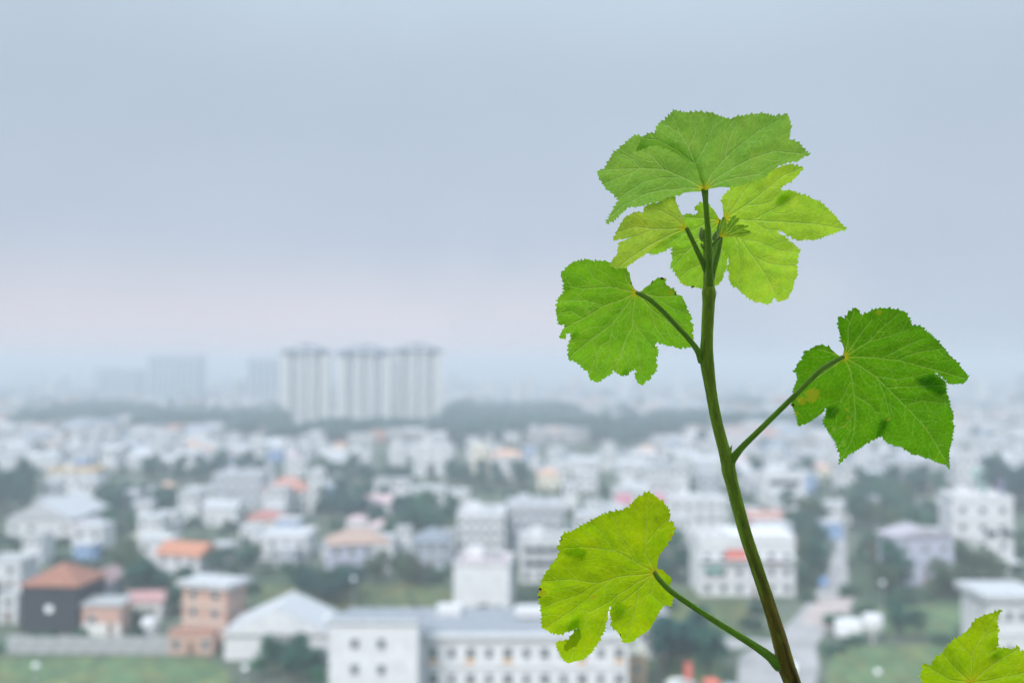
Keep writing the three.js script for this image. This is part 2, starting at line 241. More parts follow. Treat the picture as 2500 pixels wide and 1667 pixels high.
{ // the touches that tell single houses apart
  let o = find('charcoal net-wrapped'); box('banner', M.lamp, o, -0.7, 0.7, 4, 5.2, 5.5, 5.56);
  o = find('dark porch opening'); box('porch', M.glass, o, -2.2, 1.8, 0.05, 5.5, 5.51, 5.6);
  o = find('one long dark window band'); for (const y of [2.6, 7.6]) box('window_band', M.glass, o, -5.4, 5.4, y, y + 1.9, 5.51, 5.62);
  o = find('long dark window bands above'); for (const y of [3.9, 7.0]) box('window_band', M.glass, o, -5.4, 5.4, y, y + 1.1, 5.01, 5.36);
  o = find('stacked ledges'); for (const x of [0.6, 4.2]) box('dark_window', M.glass, o, x, x + 2.6, 8.2, 10.2, 6.13, 6.2);
  box('plinth', WALL.white, o, -8.4, 8.8, 0, 2.6, -6.6, 7.2);
  o = find('red signs'); box('sign', M.red, o, -4.7, 0, 8.2, 10.1, 6.36, 6.5); box('sign', ROOF.pink, o, 3.6, 8, 6.9, 7.9, 6.02, 6.3);
  box('awning', M.green, o, -9.2, -5.6, 5.6, 6, 6.02, 7.4); box('balcony', WALL.brightwhite, o, -10.5, 10.5, 8.0, 8.16, 6.0, 7.6); box('upper_slab', WALL.brightwhite, o, -4.2, 10.4, 12.0, 13.4, -5, 6.4);
  o = find('bare brick band'); box('render_band', WALL.offwhite, o, -3.6, 3.6, 0, 2.2, 2.5, 2.58);
  o = find('bright blank white'); windowAt(o, 5.75, 6.4, 2, 1.2, 1.5, 1); windowAt(o, 5.75, 3.2, 2, 1.2, 1.5, 1);
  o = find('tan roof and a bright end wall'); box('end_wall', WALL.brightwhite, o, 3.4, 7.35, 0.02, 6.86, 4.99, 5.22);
}

// the near school: a front block with four windows in view and a long wing with rows of windows
{
  const o = thing('school_building', 'long white school with rows of small windows at the bottom edge', 'school'); o.position.set(-5, 0, -140);
  TAKEN.push([-5, -146, 22, 13]);
  const front = part('front_block', wallBox(12, 15.2, 6.1), WALL.brightwhite, o, [-13.7, 0, 1.95]);
  const fr = part('front_roof', metres(new THREE.BoxGeometry(12.4, 0.3, 6.4)), ROOF.grey, o, [-13.7, 15.36, 1.95]);
  box('parapet', WALL.brightwhite, fr, -6.2, 6.2, 0.155, 0.5, 3.0, 3.2);
  part('wing', wallBox(41, 11.9, 11), WALL.brightwhite, o, [0.85, 0, -6.7]);
  const roof = part('wing_roof', metres(new THREE.BoxGeometry(42, 0.25, 11.6)), ROOF.grey, o, [1.2, 12.7, -6.9], null, [Math.atan(0.9 / 11), 0, 0]);
  box('roof_edge', WALL.brightwhite, o, -7.55, 22, 11.9, 12.5, -1.1, -0.5);
  for (const [x, l] of [[5.4, 8], [15, 5]]) { box('dormer', WALL.white, o, x, x + l, 13.15, 14.5, -9.6, -7.4); }
  box('dormer', WALL.white, o, -6.2, -2.6, 12.9, 14.3, -11.5, -9);
  for (const y of [12.75, 9.3, 5.9, 2.5]) for (const x of [-16.2, -12.6, -9.4]) if (x !== -9.4 || y < 4) windowAt(o, x, y, 5, 1.05, 1.3);
  for (let k = 0; k < 11; k++) for (const [j, y] of [[0, 9.75], [1, 6.1], [2, 2.4]]) {
    const x = -6.1 + k * 2.62, odd = k % 2;
    windowAt(o, x, y, -1.2, odd ? 0.9 : 1.15, 1.5);
    if (j < 2 && k % 2 === 0 && k !== 6) box('sill_panel', M.orange, o, x - 0.6, x + 0.6, y - 1.5, y - 0.95, -1.19, -1.1);
  }
  for (const y of [4.2, 7.9]) box('floor_band', WALL.brightwhite, o, -7.5, 21.3, y - 0.14, y + 0.14, -1.2, -0.95);
}
// the gabled shed left of the school
{
  const o = thing('shed', 'large white gabled shed behind the near trees at lower left', 'shed'); o.position.set(-40, 0, -177); TAKEN.push([-40, -177, 9.8, 7]);
  part('wall', wallBox(18.2, 4.4, 12), WALL.brightwhite, o); part('roof', prism(18.2, 12, 4.4, 0.6, false), ROOF.white, o, [0, 4.43, 0]);
  const s = new THREE.Shape([[-9.1, 0], [9.1, 0], [0, 4.3]].map((p) => new THREE.Vector2(...p))), g = metres(new THREE.ExtrudeGeometry(s, { depth: 0.2, bevelEnabled: false }));
  part('gable_end', g, WALL.brightwhite, o, [0, 4.42, 6.45]); box('sliding_door', M.metal, o, -3, 3, 0.02, 3.8, 6.02, 6.12);
}
{
  const o = thing('concrete_wall', 'long grey concrete wall above the lower left field', 'wall'); o.position.set(-74, 0, -174.6); TAKEN.push([-74, -174.6, 14, 1]);
  for (let k = 0; k < 9; k++) part('panel', metres(new THREE.BoxGeometry(2.95, 2.9 + 0.25 * hash(k, 5), 0.18)), ROOF.concrete, o, [-12.4 + k * 3.1, 1.5, 0]);
  for (let k = 0; k < 10; k++) box('post', WALL.palegrey, o, -14 + k * 3.1, -13.83 + k * 3.1, 0, 3.3, -0.16, 0.16);
}
{
  const o = thing('gatehouse', 'narrow tan gatehouse with a yellow awning right of the school', 'gatehouse'); o.position.set(19, 0, -153.6); TAKEN.push([19, -153.6, 3, 3]);
  part('wall', wallBox(2.6, 6.4, 4), WALL.tan, o); box('roof', ROOF.cream, o, -1.6, 1.6, 6.404, 6.7, -2.3, 2.3); part('awning', BOX, M.orange, o, [-2.6, 3.4, 1.4], [3, 0.12, 2.2], [0, 0, 0.5]); windowAt(o, 0, 4.4, 2, 0.9, 1.2); box('door', M.door, o, -0.5, 0.5, 0, 2.1, 2.01, 2.08);
}

// the three linked towers on the horizon
function tower(x, z, w, h, label) {
  const o = thing('apartment_tower', label, 'tower', 'three linked apartment towers'); o.position.set(x, 0, z); TAKEN.push([x, z, w / 2 + 1, 12]);
  const body = wallMat(0.46, 0.48, 0.50), pier = wallMat(0.92, 0.91, 0.86), dark = roofMat(0.12, 0.155, 0.21);
  part('core', wallBox(w - 4, h - 5, 20), body, o);
  for (const k of [-0.40, -0.10, 0.13, 0.42]) {
    const p = part('bay', wallBox(k === -0.1 || k === 0.13 ? 5.2 : 6.5, h - (Math.abs(k) < 0.2 ? 3 : 8), 6), pier, o, [k * w, 0, 9.4]);
    for (let f = 1; f < 18; f++) box('window', M.glass, p, -1.6, 1.6, f * 3.3 + 0.6, f * 3.3 + 2.2, 3.005, 3.06);
  }
  for (const k of [-0.25, 0.015, 0.28]) { const c = box('recess_shade_glazing', wallMat(0.22, 0.25, 0.28), o, k * w - 1.9, k * w + 1.9, 4, h - 8, 10.0, 10.3); for (let f = 1; f < 17; f++) box('balcony', pier, o, k * w - 2.0, k * w + 2.0, f * 3.3 + 1.2, f * 3.3 + 1.7, 10.35, 11.6); c.name = 'recess_shade_glazing'; }  // glazing strips toned dark: the shade of the recesses is put into their colour
  const cap = part('roof', hip(w - 9, 24, 7, 3), dark, o, [0, h - 7, 0]);
  for (const k of [-0.41, 0.41]) part('roof_turret', hip(7.5, 8, 4, 0.8), dark, o, [k * w, h - 7.9, 9.4]);
  cap.name = 'roof';
}
tower(-174.5, -850, 41, 69, 'leftmost of the three tall towers on the hazy horizon');
tower(-124, -842, 46, 68.2, 'middle one of the three tall towers on the hazy horizon');
tower(-80, -851, 42, 70, 'rightmost of the three tall towers on the hazy horizon');
for (const [x, z, w, h, d, l] of [[-505, -1500, 77, 65, 30, 'broad bluish slab block faint in the haze left of the towers'], [-345, -1400, 48, 60, 25, 'very pale block faint in haze beside the leftmost tower'], [-815, -2000, 42, 46, 30, 'faint squat block far left on the hazy skyline'], [-610, -1560, 60, 44, 30, 'low faint block at the foot of the broad bluish slab']]) {
  const o = thing('far_block', l, 'block'); o.position.set(x, 0, z); part('wall', wallBox(w, h, d), WALL.bluegrey, o); part('roof', metres(new THREE.BoxGeometry(w + 1, 2, d + 1)), ROOF.slate, o, [0, h + 1.01, 0]);
  for (let k = 0; k < Math.round(w / 9); k++) box('window_strip', M.glass, o, -w / 2 + 3 + k * 9, -w / 2 + 7 + k * 9, 3, h - 3, d / 2 + 0.01, d / 2 + 0.2);
}

// the dense town: small houses one by one, a few kinds
const KINDS = [];
function smallHouse(w, h, d, roof, wc, rc) {
  const o = new THREE.Group(); part('wall', wallBox(w, h, d), WALL[wc], o);
  if (roof === 'hip') part('roof', hip(w, d, 2.2), ROOF[rc], o, [0, h + 0.004, 0]);
  else if (roof === 'gable') part('roof', prism(w, d, 2.0), ROOF[rc], o, [0, h + 0.03, 0]);
  else part('roof', metres(new THREE.BoxGeometry(w + 0.5, 0.7, d + 0.5)), ROOF[rc], o, [0, h + 0.354, 0]);
  for (const y of h > 6 ? [1.6, h - 2] : [1.6]) for (const x of [-w * 0.25, w * 0.25]) box('window', M.glass, o, x - 0.7, x + 0.7, y - 0.7, y + 0.8, d / 2 + 0.01, d / 2 + 0.08);
  KINDS.push({ o, w, d }); return o;
}
smallHouse(9, 7, 9, 'flat', 'white', 'white'); smallHouse(7, 9.5, 9, 'flat', 'white', 'concrete'); smallHouse(11, 6, 8, 'gable', 'white', 'white'); smallHouse(8, 6.5, 8, 'flat', 'palegrey', 'white'); smallHouse(10, 5, 8, 'hip', 'white', 'palepink');
smallHouse(8, 7, 9, 'flat', 'sky', 'white'); smallHouse(8, 6, 8, 'hip', 'cream', 'peach'); smallHouse(6, 11, 8, 'flat', 'white', 'white'); smallHouse(12, 7, 10, 'flat', 'lilac', 'white'); smallHouse(9, 5, 9, 'gable', 'white', 'slate');
const WORDS = ['white cube house', 'tall grey-roofed white house', 'long white gabled house', 'grey flat-roofed house', 'pink-roofed white house', 'sky-blue house', 'peach-roofed cream house', 'slim white tower house', 'lilac-white block house', 'slate-roofed white house'];
const ORDER = [0, 1, 2, 3, 0, 4, 7, 2, 0, 8, 1, 9, 0, 3, 6, 7, 5, 2, 1, 0];
function town(poly, n, where, group, tries = 5000, lo = 0.72, hi = 1.1) {
  const xs = poly.map((p) => p[0]), zs = poly.map((p) => p[1]); let made = 0;
  for (let t = 0; t < tries && made < n; t++) {
    const x = rr(Math.min(...xs), Math.max(...xs)), z = rr(Math.min(...zs), Math.max(...zs));
    if (!inside(poly, x, z)) continue;
    const k = ORDER[Math.floor(rand() * ORDER.length)], s = rr(lo, hi), { o, w, d } = KINDS[k];
    if (!free(x, z, (w / 2) * s + 0.9, (d / 2) * s + 1.1) || onRoad(x, z)) continue;
    TAKEN.push([x, z, (w / 2) * s + 0.5, (d / 2) * s + 0.5]);
    const c = o.clone(); c.name = numbered('small_house'); c.position.set(x, 0, z); c.scale.setScalar(s);
    c.userData = { label: `${WORDS[k]} ${where}`, category: 'house', group: `${WORDS[k]}s ${group}` }; scene.add(c); made++;
  }
}
town([[-249, -476.5], [-119.6, -470], [-153, -605], [-312, -600]], 84, 'in the town below the left woodland', 'of the left town');
town([[-113, -450], [-74.1, -450], [-97.6, -600], [-148.8, -592.7]], 22, 'between the left town and the towers', 'below the towers');
town([[6.6, -400], [77, -398.4], [105, -540], [9.8, -540]], 36, 'in the town behind the stem', 'behind the stem');
town([[75.8, -391.9], [204.8, -391.9], [285, -548], [108, -548]], 80, 'in the town behind the dark right leaf', 'of the right town');
town([[-87.2, -517], [8.5, -517], [10.3, -575], [-105.1, -575]], 9, 'scattered under the towers\' wood', 'under the wood');
town([[-120, -252], [-14, -252], [-20, -400], [-190, -400]], 44, 'among the trees of the left middle distance', 'of the left middle distance', 5000, 0.6, 0.95);
town([[14, -250], [110, -262], [180, -390], [6, -390]], 25, 'among the trees of the right middle distance', 'of the right middle distance', 5000, 0.6, 0.95);

// far houses past counting, one hazy mass
{
  const g = wallBox(1, 1, 1), n = 6400, m = new THREE.InstancedMesh(g, new THREE.MeshStandardMaterial({ color: lin(1, 1, 1), roughness: 0.9, map: plaster }), n), q = new THREE.Matrix4(), c = new THREE.Color();
  for (let i = 0; i < n; i++) {
    let d, x, near; do { near = rand() < 0.3; d = near ? rr(545, 960) : 960 + 2900 * Math.pow(rand(), 1.35); x = rr(-0.72, 0.72) * d; } while (near ? !(x > 70 + (d - 545) * 0.35 || (x < -0.25 * d && d < 735 && d > 600) || (d > 640 && x < 70 && noise(x / 30, -d / 30, 15) < 0.47)) || !free(x, -d, 6, 6) : noise(x / 160 + 7, d / 160, 13) < 0.34);
    const w = rr(6, 17), h = rr(4.5, 10) + (!near && d > 1300 && rand() < 0.06 ? rr(6, 34) : 0);
    q.makeScale(w, h, rr(8, 18)); q.setPosition(x, 0, -d); m.setMatrixAt(i, q);
    const v = rr(0.35, 0.78), t = rand(); m.setColorAt(i, t < 0.08 ? c.setRGB(0.7, 0.4, 0.33) : t < 0.16 ? c.setRGB(0.35, 0.45, 0.6) : c.setRGB(v, v, v * 1.02));
  }
  m.name = 'far_town'; m.userData = { kind: 'stuff', label: 'hazy mass of far pale houses reaching to the horizon', category: 'town' }; m.castShadow = m.receiveShadow = true; scene.add(m);
}

// ---------------------------------------------------------------- trees
const leafMats = [[0.016, 0.090, 0.058], [0.014, 0.084, 0.074], [0.056, 0.104, 0.046], [0.022, 0.128, 0.060], [0.066, 0.088, 0.052]].map((c) => new THREE.MeshStandardMaterial({ color: lin(...c), roughness: 0.85, side: THREE.DoubleSide, vertexColors: true }));
function crownGeometry(seed, R, H, y0, clumps, leaves, size) {
  let s = seed; const rn = () => hash(++s, seed, 7), pos = [], nor = [], col = [];
  for (let c = 0; c < clumps; c++) {
    const u = rn() * 2 - 1, a = rn() * 6.283, k = Math.sqrt(1 - u * u), rad = Math.pow(rn(), 0.4), cx = Math.cos(a) * k * rad * R * 0.82, cz = Math.sin(a) * k * rad * R * 0.82, cy = y0 + H * (0.5 + 0.42 * u * rad), cr = R * (0.26 + 0.2 * rn()), tone = 0.75 + 0.5 * rn();
    for (let i = 0; i < leaves; i++) {
      const v = rn() * 2 - 1, b = rn() * 6.283, w = Math.sqrt(1 - v * v), q = Math.pow(rn(), 0.33) * cr, px = cx + Math.cos(b) * w * q, py = cy + v * q * 0.8, pz = cz + Math.sin(b) * w * q;
      const n = new THREE.Vector3(rn() - 0.5, rn() * 0.9, rn() - 0.5).normalize(), e = new THREE.Vector3(rn() - 0.5, rn() - 0.5, rn() - 0.5).cross(n).normalize(), f = n.clone().cross(e), z = size * (0.6 + 0.8 * rn()), t = tone * (0.8 + 0.4 * rn());
      const P = [[-1, 0], [0, -0.55], [1, 0], [0, 0.55]].map(([x, y]) => [px + (e.x * x + f.x * y) * z, py + (e.y * x + f.y * y) * z, pz + (e.z * x + f.z * y) * z]);
      for (const j of [0, 1, 2, 0, 2, 3]) { pos.push(...P[j]); nor.push(n.x, n.y, n.z); col.push(t, t, t); }
    }
  }
  const g = new THREE.BufferGeometry(); g.setAttribute('position', new THREE.Float32BufferAttribute(pos, 3)); g.setAttribute('normal', new THREE.Float32BufferAttribute(nor, 3)); g.setAttribute('color', new THREE.Float32BufferAttribute(col, 3)); return g;
}
function trunkGeometry(h, r, seed) {
  const parts = [new THREE.CylinderGeometry(r * 0.6, r, h, 8)]; parts[0].translate(0, h / 2, 0);
  for (let k = 0; k < 5; k++) { const g = new THREE.CylinderGeometry(r * 0.15, r * 0.42, h * 0.9, 6); g.translate(0, h * 0.45, 0); g.rotateZ(0.5 + 0.4 * hash(k, seed)); g.rotateY(k * 1.26 + hash(seed, k)); g.translate(0, h * 0.75, 0); parts.push(g); }
  return mergeGeometries(parts);
}
const TREES = [0, 1, 2, 3, 4].map((k) => { const H = [9, 10, 7, 8, 6][k], R = [4.2, 3.6, 4, 4.4, 3.4][k], t = [2.6, 3, 1.8, 2.4, 1.4][k]; return { trunk: trunkGeometry(t + 2, 0.28, k + 3), crown: crownGeometry(100 + k * 977, R, H, t, 26, 46, 0.42), R }; });
const treeWords = ['dark round-crowned tree', 'tall blue-green tree', 'olive spreading tree', 'fresh green broad tree', 'brownish low tree'];
function trees(poly, n, kinds, where, group, lo = 0.5, hi = 0.9) {
  const xs = poly.map((p) => p[0]), zs = poly.map((p) => p[1]); let made = 0;
  for (let t = 0; t < 900 && made < n; t++) {
    const x = rr(Math.min(...xs), Math.max(...xs)), z = rr(Math.min(...zs), Math.max(...zs)), k = kinds[Math.floor(rand() * kinds.length)], s = rr(lo, hi);
    if (!inside(poly, x, z) || !free(x, z, 2.2 * s, 2.2 * s) || onRoad(x, z)) continue;
    TAKEN.push([x, z, 1.5 * s, 1.5 * s]);
    const o = thing('tree', `${treeWords[k]} ${where}`, 'tree', `${treeWords[k]}s ${group}`); o.position.set(x, 0, z); o.rotation.y = rand() * 6.28; o.scale.set(s * rr(0.9, 1.15), s * rr(0.85, 1.2), s);
    part('trunk', TREES[k].trunk, M.bark, o); part('crown', TREES[k].crown, leafMats[k], o); made++;
  }
}
const TREE_BELTS = [
  [[[-151.9, -414.7], [-104.1, -414.7], [-124.5, -495.9], [-181.6, -495.9]], 34, [0, 1], 'in the belt below the dense left town', 'below the left town'],
  [[[-125.9, -300], [-101.2, -300], [-124.2, -368.2], [-154.5, -368.2]], 20, [0, 1, 3], 'right of the broad warehouse', 'right of the warehouse'],
  [[[-176, -329], [-160.8, -329], [-166, -347], [-186, -347]], 7, [1], 'at the left edge above the warehouse', 'above the warehouse', 1.0, 1.4],
  [[[-75.4, -398.4], [-41, -398.4], [-45.8, -445.1], [-84.2, -445.1]], 18, [0, 1], 'between the salmon roof and the porch house', 'by the porch house'],
  [[[-62, -300], [-31.6, -300], [-36.8, -357.4], [-67.6, -357.4]], 20, [0, 1, 1], 'round the pale pink pavilion', 'round the pavilion'],
  [[[-34, -275], [-16.3, -275], [-19.2, -332.9], [-38.4, -332.9]], 15, [0, 3], 'left of the stepped white complex', 'left of the complex', 0.7, 1.1],
  [[[-27.9, -398.4], [13.1, -398.4], [14.4, -438.6], [-30.7, -438.6]], 18, [0, 1], 'in front of the porch house', 'in front of the porch house'],
  [[[98.8, -289.3], [128.6, -289.3], [163.6, -368.2], [125.8, -368.2]], 30, [3, 2, 0], 'right of the far end of the road', 'by the far road', 0.6, 1.05],
  [[[34, -262], [45, -262], [47.1, -288], [36.6, -288]], 7, [0, 3], 'behind the lowest leaf and the stem', 'behind the stem'],
  [[[33.6, -225], [40, -225], [42, -243], [34.6, -243]], 5, [4, 0], 'left of the terraced building', 'left of the terrace'],
  [[[66, -232], [73, -232], [105.5, -332.9], [91, -332.9]], 20, [2, 0, 4], 'between the terraced building and the road', 'left of the road'],
  [[[78.5, -215], [84.4, -215], [99.8, -255.8], [91.5, -255.8]], 10, [4, 2, 0], 'on the right side of the road bend', 'right of the road', 0.7, 1.1],
  [[[87.8, -213], [104, -213], [113.9, -240.6], [104, -240.6]], 9, [4, 2], 'in front of the tall white house', 'by the tall house', 0.7, 1.1],
  [[[-93, -212], [-84, -212], [-92, -253.1], [-100, -253.1]], 9, [2, 4], 'left of the orange-roofed white house', 'by the orange roof', 0.6, 0.95],
  [[[-69, -230], [-60, -230], [-64.9, -256], [-73.2, -256]], 5, [0, 2], 'right of the orange-roofed white house', 'right of the orange roof', 0.45, 0.65],
  [[[-50, -208], [-33, -208], [-32, -226], [-52, -226]], 12, [0, 1, 4], 'in front of the tan-roofed house', 'by the tan roof', 0.5, 0.75],
  [[[-32.1, -224], [-17.9, -224], [-20.8, -244], [-33.7, -244]], 6, [2, 4], 'in front of the blue-grey house', 'by the blue-grey house', 0.5, 0.8],
  [[[-39, -150], [-28.6, -150], [-31, -168.5], [-42, -168.5]], 9, [3, 0], 'in front of the gabled shed', 'by the gabled shed', 0.38, 0.52],
  [[[22.8, -157], [31, -157], [34, -174], [24.3, -174]], 9, [0, 1], 'beside the red banner', 'by the banner', 0.55, 0.8],
  [[[69.5, -182], [74, -182], [77.2, -191.3], [73.2, -191.3]], 3, [0], 'beside the white water tank', 'by the tank', 0.45, 0.6],
  [[[-76, -196], [-64, -196], [-68, -212], [-80, -212]], 6, [0, 2], 'behind the pink-roofed shack', 'behind the shack', 0.6, 0.9],
  [[[-200, -300], [-160, -300], [-150, -280], [-140, -262], [-170, -262]], 8, [0, 2], 'below the broad warehouse', 'below the warehouse', 0.6, 0.9],
  [[[160, -330], [176, -330], [190, -365], [176, -365]], 6, [1], 'at the right edge below the violet house', 'below the violet house', 1.1, 1.6],
  [[[-249, -476.5], [-119.6, -470], [-179.4, -700], [-360, -700]], 34, [0, 1], 'between the houses of the dense left town', 'in the left town', 0.55, 0.95],
  [[[60, -391.9], [204.8, -391.9], [320, -625], [60, -625]], 46, [0, 1], 'between the houses of the right-hand town', 'in the right town', 0.55, 1.0],
  [[[120, -345], [150, -366], [170, -376], [130, -376]], 10, [0, 1], 'below the bluish apartment slab', 'below the slab', 0.7, 1.1]];
for (const b of TREE_BELTS) trees(...b);

// alike neighbours are told apart by their place in the row
{
  const sets = new Map(), COUNT = ['first', 'second', 'third', 'fourth', 'fifth', 'sixth', 'seventh', 'eighth', 'ninth', 'tenth', 'eleventh', 'twelfth', 'thirteenth', 'fourteenth', 'fifteenth', 'sixteenth', 'seventeenth', 'eighteenth', 'nineteenth', 'twentieth'];
  for (const o of scene.children) if (/^(tree|small_house)/.test(o.name)) { const k = o.userData.label; sets.has(k) ? sets.get(k).push(o) : sets.set(k, [o]); }
  for (const set of sets.values()) if (set.length > 1) { set.sort((a, b) => a.position.x / -a.position.z - b.position.x / -b.position.z); set.forEach((o, i) => { const n = set.length - 1 - i; o.userData.label += i === 0 ? ', leftmost' : n === 0 ? ', rightmost' : n < i && n < 20 ? `, ${COUNT[n]} from the right` : `, ${COUNT[i] ?? i + 1 + 'th'} from the left`; }); }
}

// woods on the middle distance and low scrub between the houses: one mass each
function mass(name, label, n, pick, geo, mat, kind) {
  const m = new THREE.InstancedMesh(geo, mat, n), q = new THREE.Matrix4(), e = new THREE.Euler(), u = new THREE.Quaternion(), c = new THREE.Color();
  for (let i = 0; i < n; i++) { const [x, z, s, sy, t = 1] = pick(i); q.compose(new THREE.Vector3(x, 0, z), u.setFromEuler(e.set(0, rand() * 6.28, 0)), new THREE.Vector3(s, sy, s)); m.setMatrixAt(i, q); m.setColorAt(i, c.setRGB(t * rr(0.8, 1.2), t, t * rr(0.8, 1.1))); }
  m.name = name; m.userData = { kind: 'stuff', label, category: kind }; m.castShadow = m.receiveShadow = true; scene.add(m);
}
const woodCrown = crownGeometry(4242, 5.4, 11, 1.5, 16, 30, 0.95), scrub = crownGeometry(777, 1.7, 1.8, -0.2, 9, 22, 0.34);
const woodMat = new THREE.MeshStandardMaterial({ color: lin(0.026, 0.104, 0.098), roughness: 0.9, side: THREE.DoubleSide, vertexColors: true });
const scrubMat = new THREE.MeshStandardMaterial({ color: lin(0.036, 0.096, 0.056), roughness: 0.9, side: THREE.DoubleSide, vertexColors: true });
const WOODS = [[-560, -225, -735, -1180, 0.36], [-300, -175, -735, -850, 0.12], [-190, -55, -640, -822, 0.14], [-60, 60, -625, -1080, 0.26], [60, 240, -650, -860, 0.12]];
mass('woodland', 'dark hazy woodland in front of the three towers', 1700, () => {
  for (;;) {   // the wood's far edge comes and goes with the terrain
    let r = rand(), w = WOODS[0]; for (const k of WOODS) { if (r < k[4]) { w = k; break; } r -= k[4]; }
    const z = rr(w[2], w[3]), x = rr(w[0], w[1]), px = 1250 - (2430 * x) / z, far = 735 + 160 * noise(px / 90, 0.5, 9) + 330 * Math.exp(-(((px - 250) / 130) ** 2)) + 330 * step(980, 1120, px) * (1 - step(1450, 1750, px));
    if (-z > (px > 690 && px < 1080 ? 700 : far) || x < 0.53 * z || noise(x / 30, z / 30, 15) < 0.52 || (w === WOODS[4] && noise(x / 60, z / 60, 6) < 0.42)) continue;
    if (free(x, z, 4, 4)) return [x, z, rr(0.8, 1.3), rr(0.7, 1.4), rr(0.7, 1.2)];
  }
}, woodCrown, woodMat, 'woodland');
mass('far_trees', 'far scattered trees fading into haze among the pale houses', 420, () => { const d = rr(950, 2600); return [rr(-0.7, 0.7) * d, -d, rr(1, 1.9), rr(0.7, 1.1), rr(0.7, 1.2)]; }, woodCrown, woodMat, 'trees');
mass('scrub', 'low scrub and bushes growing between the houses', 1900, () => { for (;;) { const d = 172 + 560 * Math.pow(rand(), 1.25), x = rr(-0.7, 0.7) * d; if (free(x, -d, 1.2, 1.2) && !onRoad(x, -d) && !(LAWNS.some((l) => inside(l, x, -d)) && rand() < 0.97)) return [x, -d, rr(0.6, 1.9), rr(0.5, 1.9), rr(0.6, 1.3)]; } }, scrub, scrubMat, 'scrub');

// ---------------------------------------------------------------- street furniture and vehicles
const lampAt = [[-65.3, -137.4, 'street lamp with a white head over the lower left field'], [-36.3, -136.3, 'street lamp in front of the near trees beside the school'], [-30.6, -193.1, 'street lamp standing in the olive meadow'], [-30.3, -163.6, 'street lamp behind the roof of the school\'s front block'], [70.3, -189.8, 'street lamp on the grass below the lilac house'], [49.1, -134.6, 'street lamp on the lawn at the bottom edge beside the road']];
for (const [x, z, label] of lampAt) {
  const o = thing('street_lamp', label, 'street lamp', 'street lamps'); o.position.set(x, 0, z);
  const g = new THREE.CylinderGeometry(0.07, 0.13, 8.8, 10); g.translate(0, 4.4, 0); part('pole', g, M.metal, o); box('base', M.metal, o, -0.25, 0.25, 0, 0.3, -0.25, 0.25);
  const h = new THREE.SphereGeometry(0.42, 20, 12); h.scale(1, 0.75, 1); part('lamp_head', h, M.lamp, o, [0, 9.1, 0]); part('collar', CYL, M.metal, o, [0, 8.75, 0], [0.5, 0.12, 0.5]);
}
{
  const o = thing('water_tank', 'white bulb-shaped water tank on the grass beside the road', 'water tank'); o.position.set(65.4, 0, -181.5);
  const pts = [[0.35, 0], [0.4, 0.8], [0.9, 1.4], [1.75, 2.4], [1.95, 3.4], [1.9, 4.6], [1.6, 5.1], [0.3, 5.4], [0, 5.42]].map((p) => new THREE.Vector2(...p)); part('tank', new THREE.LatheGeometry(pts, 28), WALL.white, o);
  for (let k = 0; k < 4; k++) { const a = k * 1.57 + 0.7; part('leg', CYL, M.metal, o, [Math.cos(a) * 1.1, 1, Math.sin(a) * 1.1], [0.12, 2, 0.12]); }
  const q = thing('water_tank', 'white round water tank beside the pink-roofed shack', 'water tank'); q.position.set(-68.2, 0, -188.5);
  part('tank', new THREE.LatheGeometry([[1.5, 0], [1.6, 0.2], [1.6, 2.2], [1.3, 2.7], [0.3, 2.95], [0, 2.96]].map((p) => new THREE.Vector2(...p)), 24), WALL.brightwhite, q); part('lid', CYL, M.lamp, q, [0, 3.0, 0], [0.7, 0.14, 0.7]);
}
function vehicle(name, label, x, z, turn, L, W, Hh, cab, mat) {
  const o = thing(name, label, name === 'parked_car' ? 'car' : 'truck'); o.position.set(x, 0.05, z); o.rotation.y = turn;
  const prof = cab === 'car' ? [[-L / 2, 0.35], [L / 2, 0.35], [L / 2, 0.8], [L * 0.3, 0.95], [L * 0.14, Hh], [-L * 0.3, Hh], [-L * 0.46, 0.95], [-L / 2, 0.9]] : [[-L / 2, 0.6], [L / 2, 0.6], [L / 2, 1.5], [L * 0.42, 2.3], [L * 0.25, 2.3], [L * 0.25, Hh], [-L / 2, Hh]];
  const g = new THREE.ExtrudeGeometry(new THREE.Shape(prof.map((p) => new THREE.Vector2(...p))), { depth: W - 0.1, bevelEnabled: true, bevelSize: 0.06, bevelThickness: 0.05, bevelSegments: 2 }); g.translate(0, 0, -(W - 0.1) / 2); part('body', g, mat, o);
  for (const s of [-1, 1]) { const gl = new THREE.ShapeGeometry(new THREE.Shape((cab === 'car' ? [[-L * 0.38, 1], [L * 0.24, 1], [L * 0.12, Hh - 0.08], [-L * 0.28, Hh - 0.08]] : [[L * 0.29, 1.55], [L * 0.44, 1.55], [L * 0.4, 2.1], [L * 0.29, 2.1]]).map((p) => new THREE.Vector2(...p)))); const w = part('side_window', gl, new THREE.MeshStandardMaterial({ color: lin(0.03, 0.04, 0.05), roughness: 0.1, side: THREE.DoubleSide }), o, [0, 0, s * (W / 2 + 0.012)]); w.name = 'side_window';
    for (const k of [-0.3, 0.3]) { const wh = part('wheel', CYL, M.rubber, o, [k * L, 0.34, s * (W / 2 - 0.08)], [0.68, 0.24, 0.68], [Math.PI / 2, 0, 0]); part('rim', CYL, M.metal, wh, [0, s * 0.42, 0], [0.55, 0.2, 0.55]); }
    box('headlight', M.lamp, o, L / 2 + 0.02, L / 2 + 0.07, 0.75, 0.95, s * W * 0.36 - 0.15, s * W * 0.36 + 0.15); }
}
vehicle('box_truck', 'white box truck parked at the lawn edge by the road bend', 62.6, -184.6, 0.1, 5.6, 2.1, 3.3, 'box', M.whitePaint);
vehicle('parked_car', 'white car parked under the trees below the red banner', 26.2, -155.5, 0.3, 4.3, 1.8, 1.45, 'car', M.whitePaint);
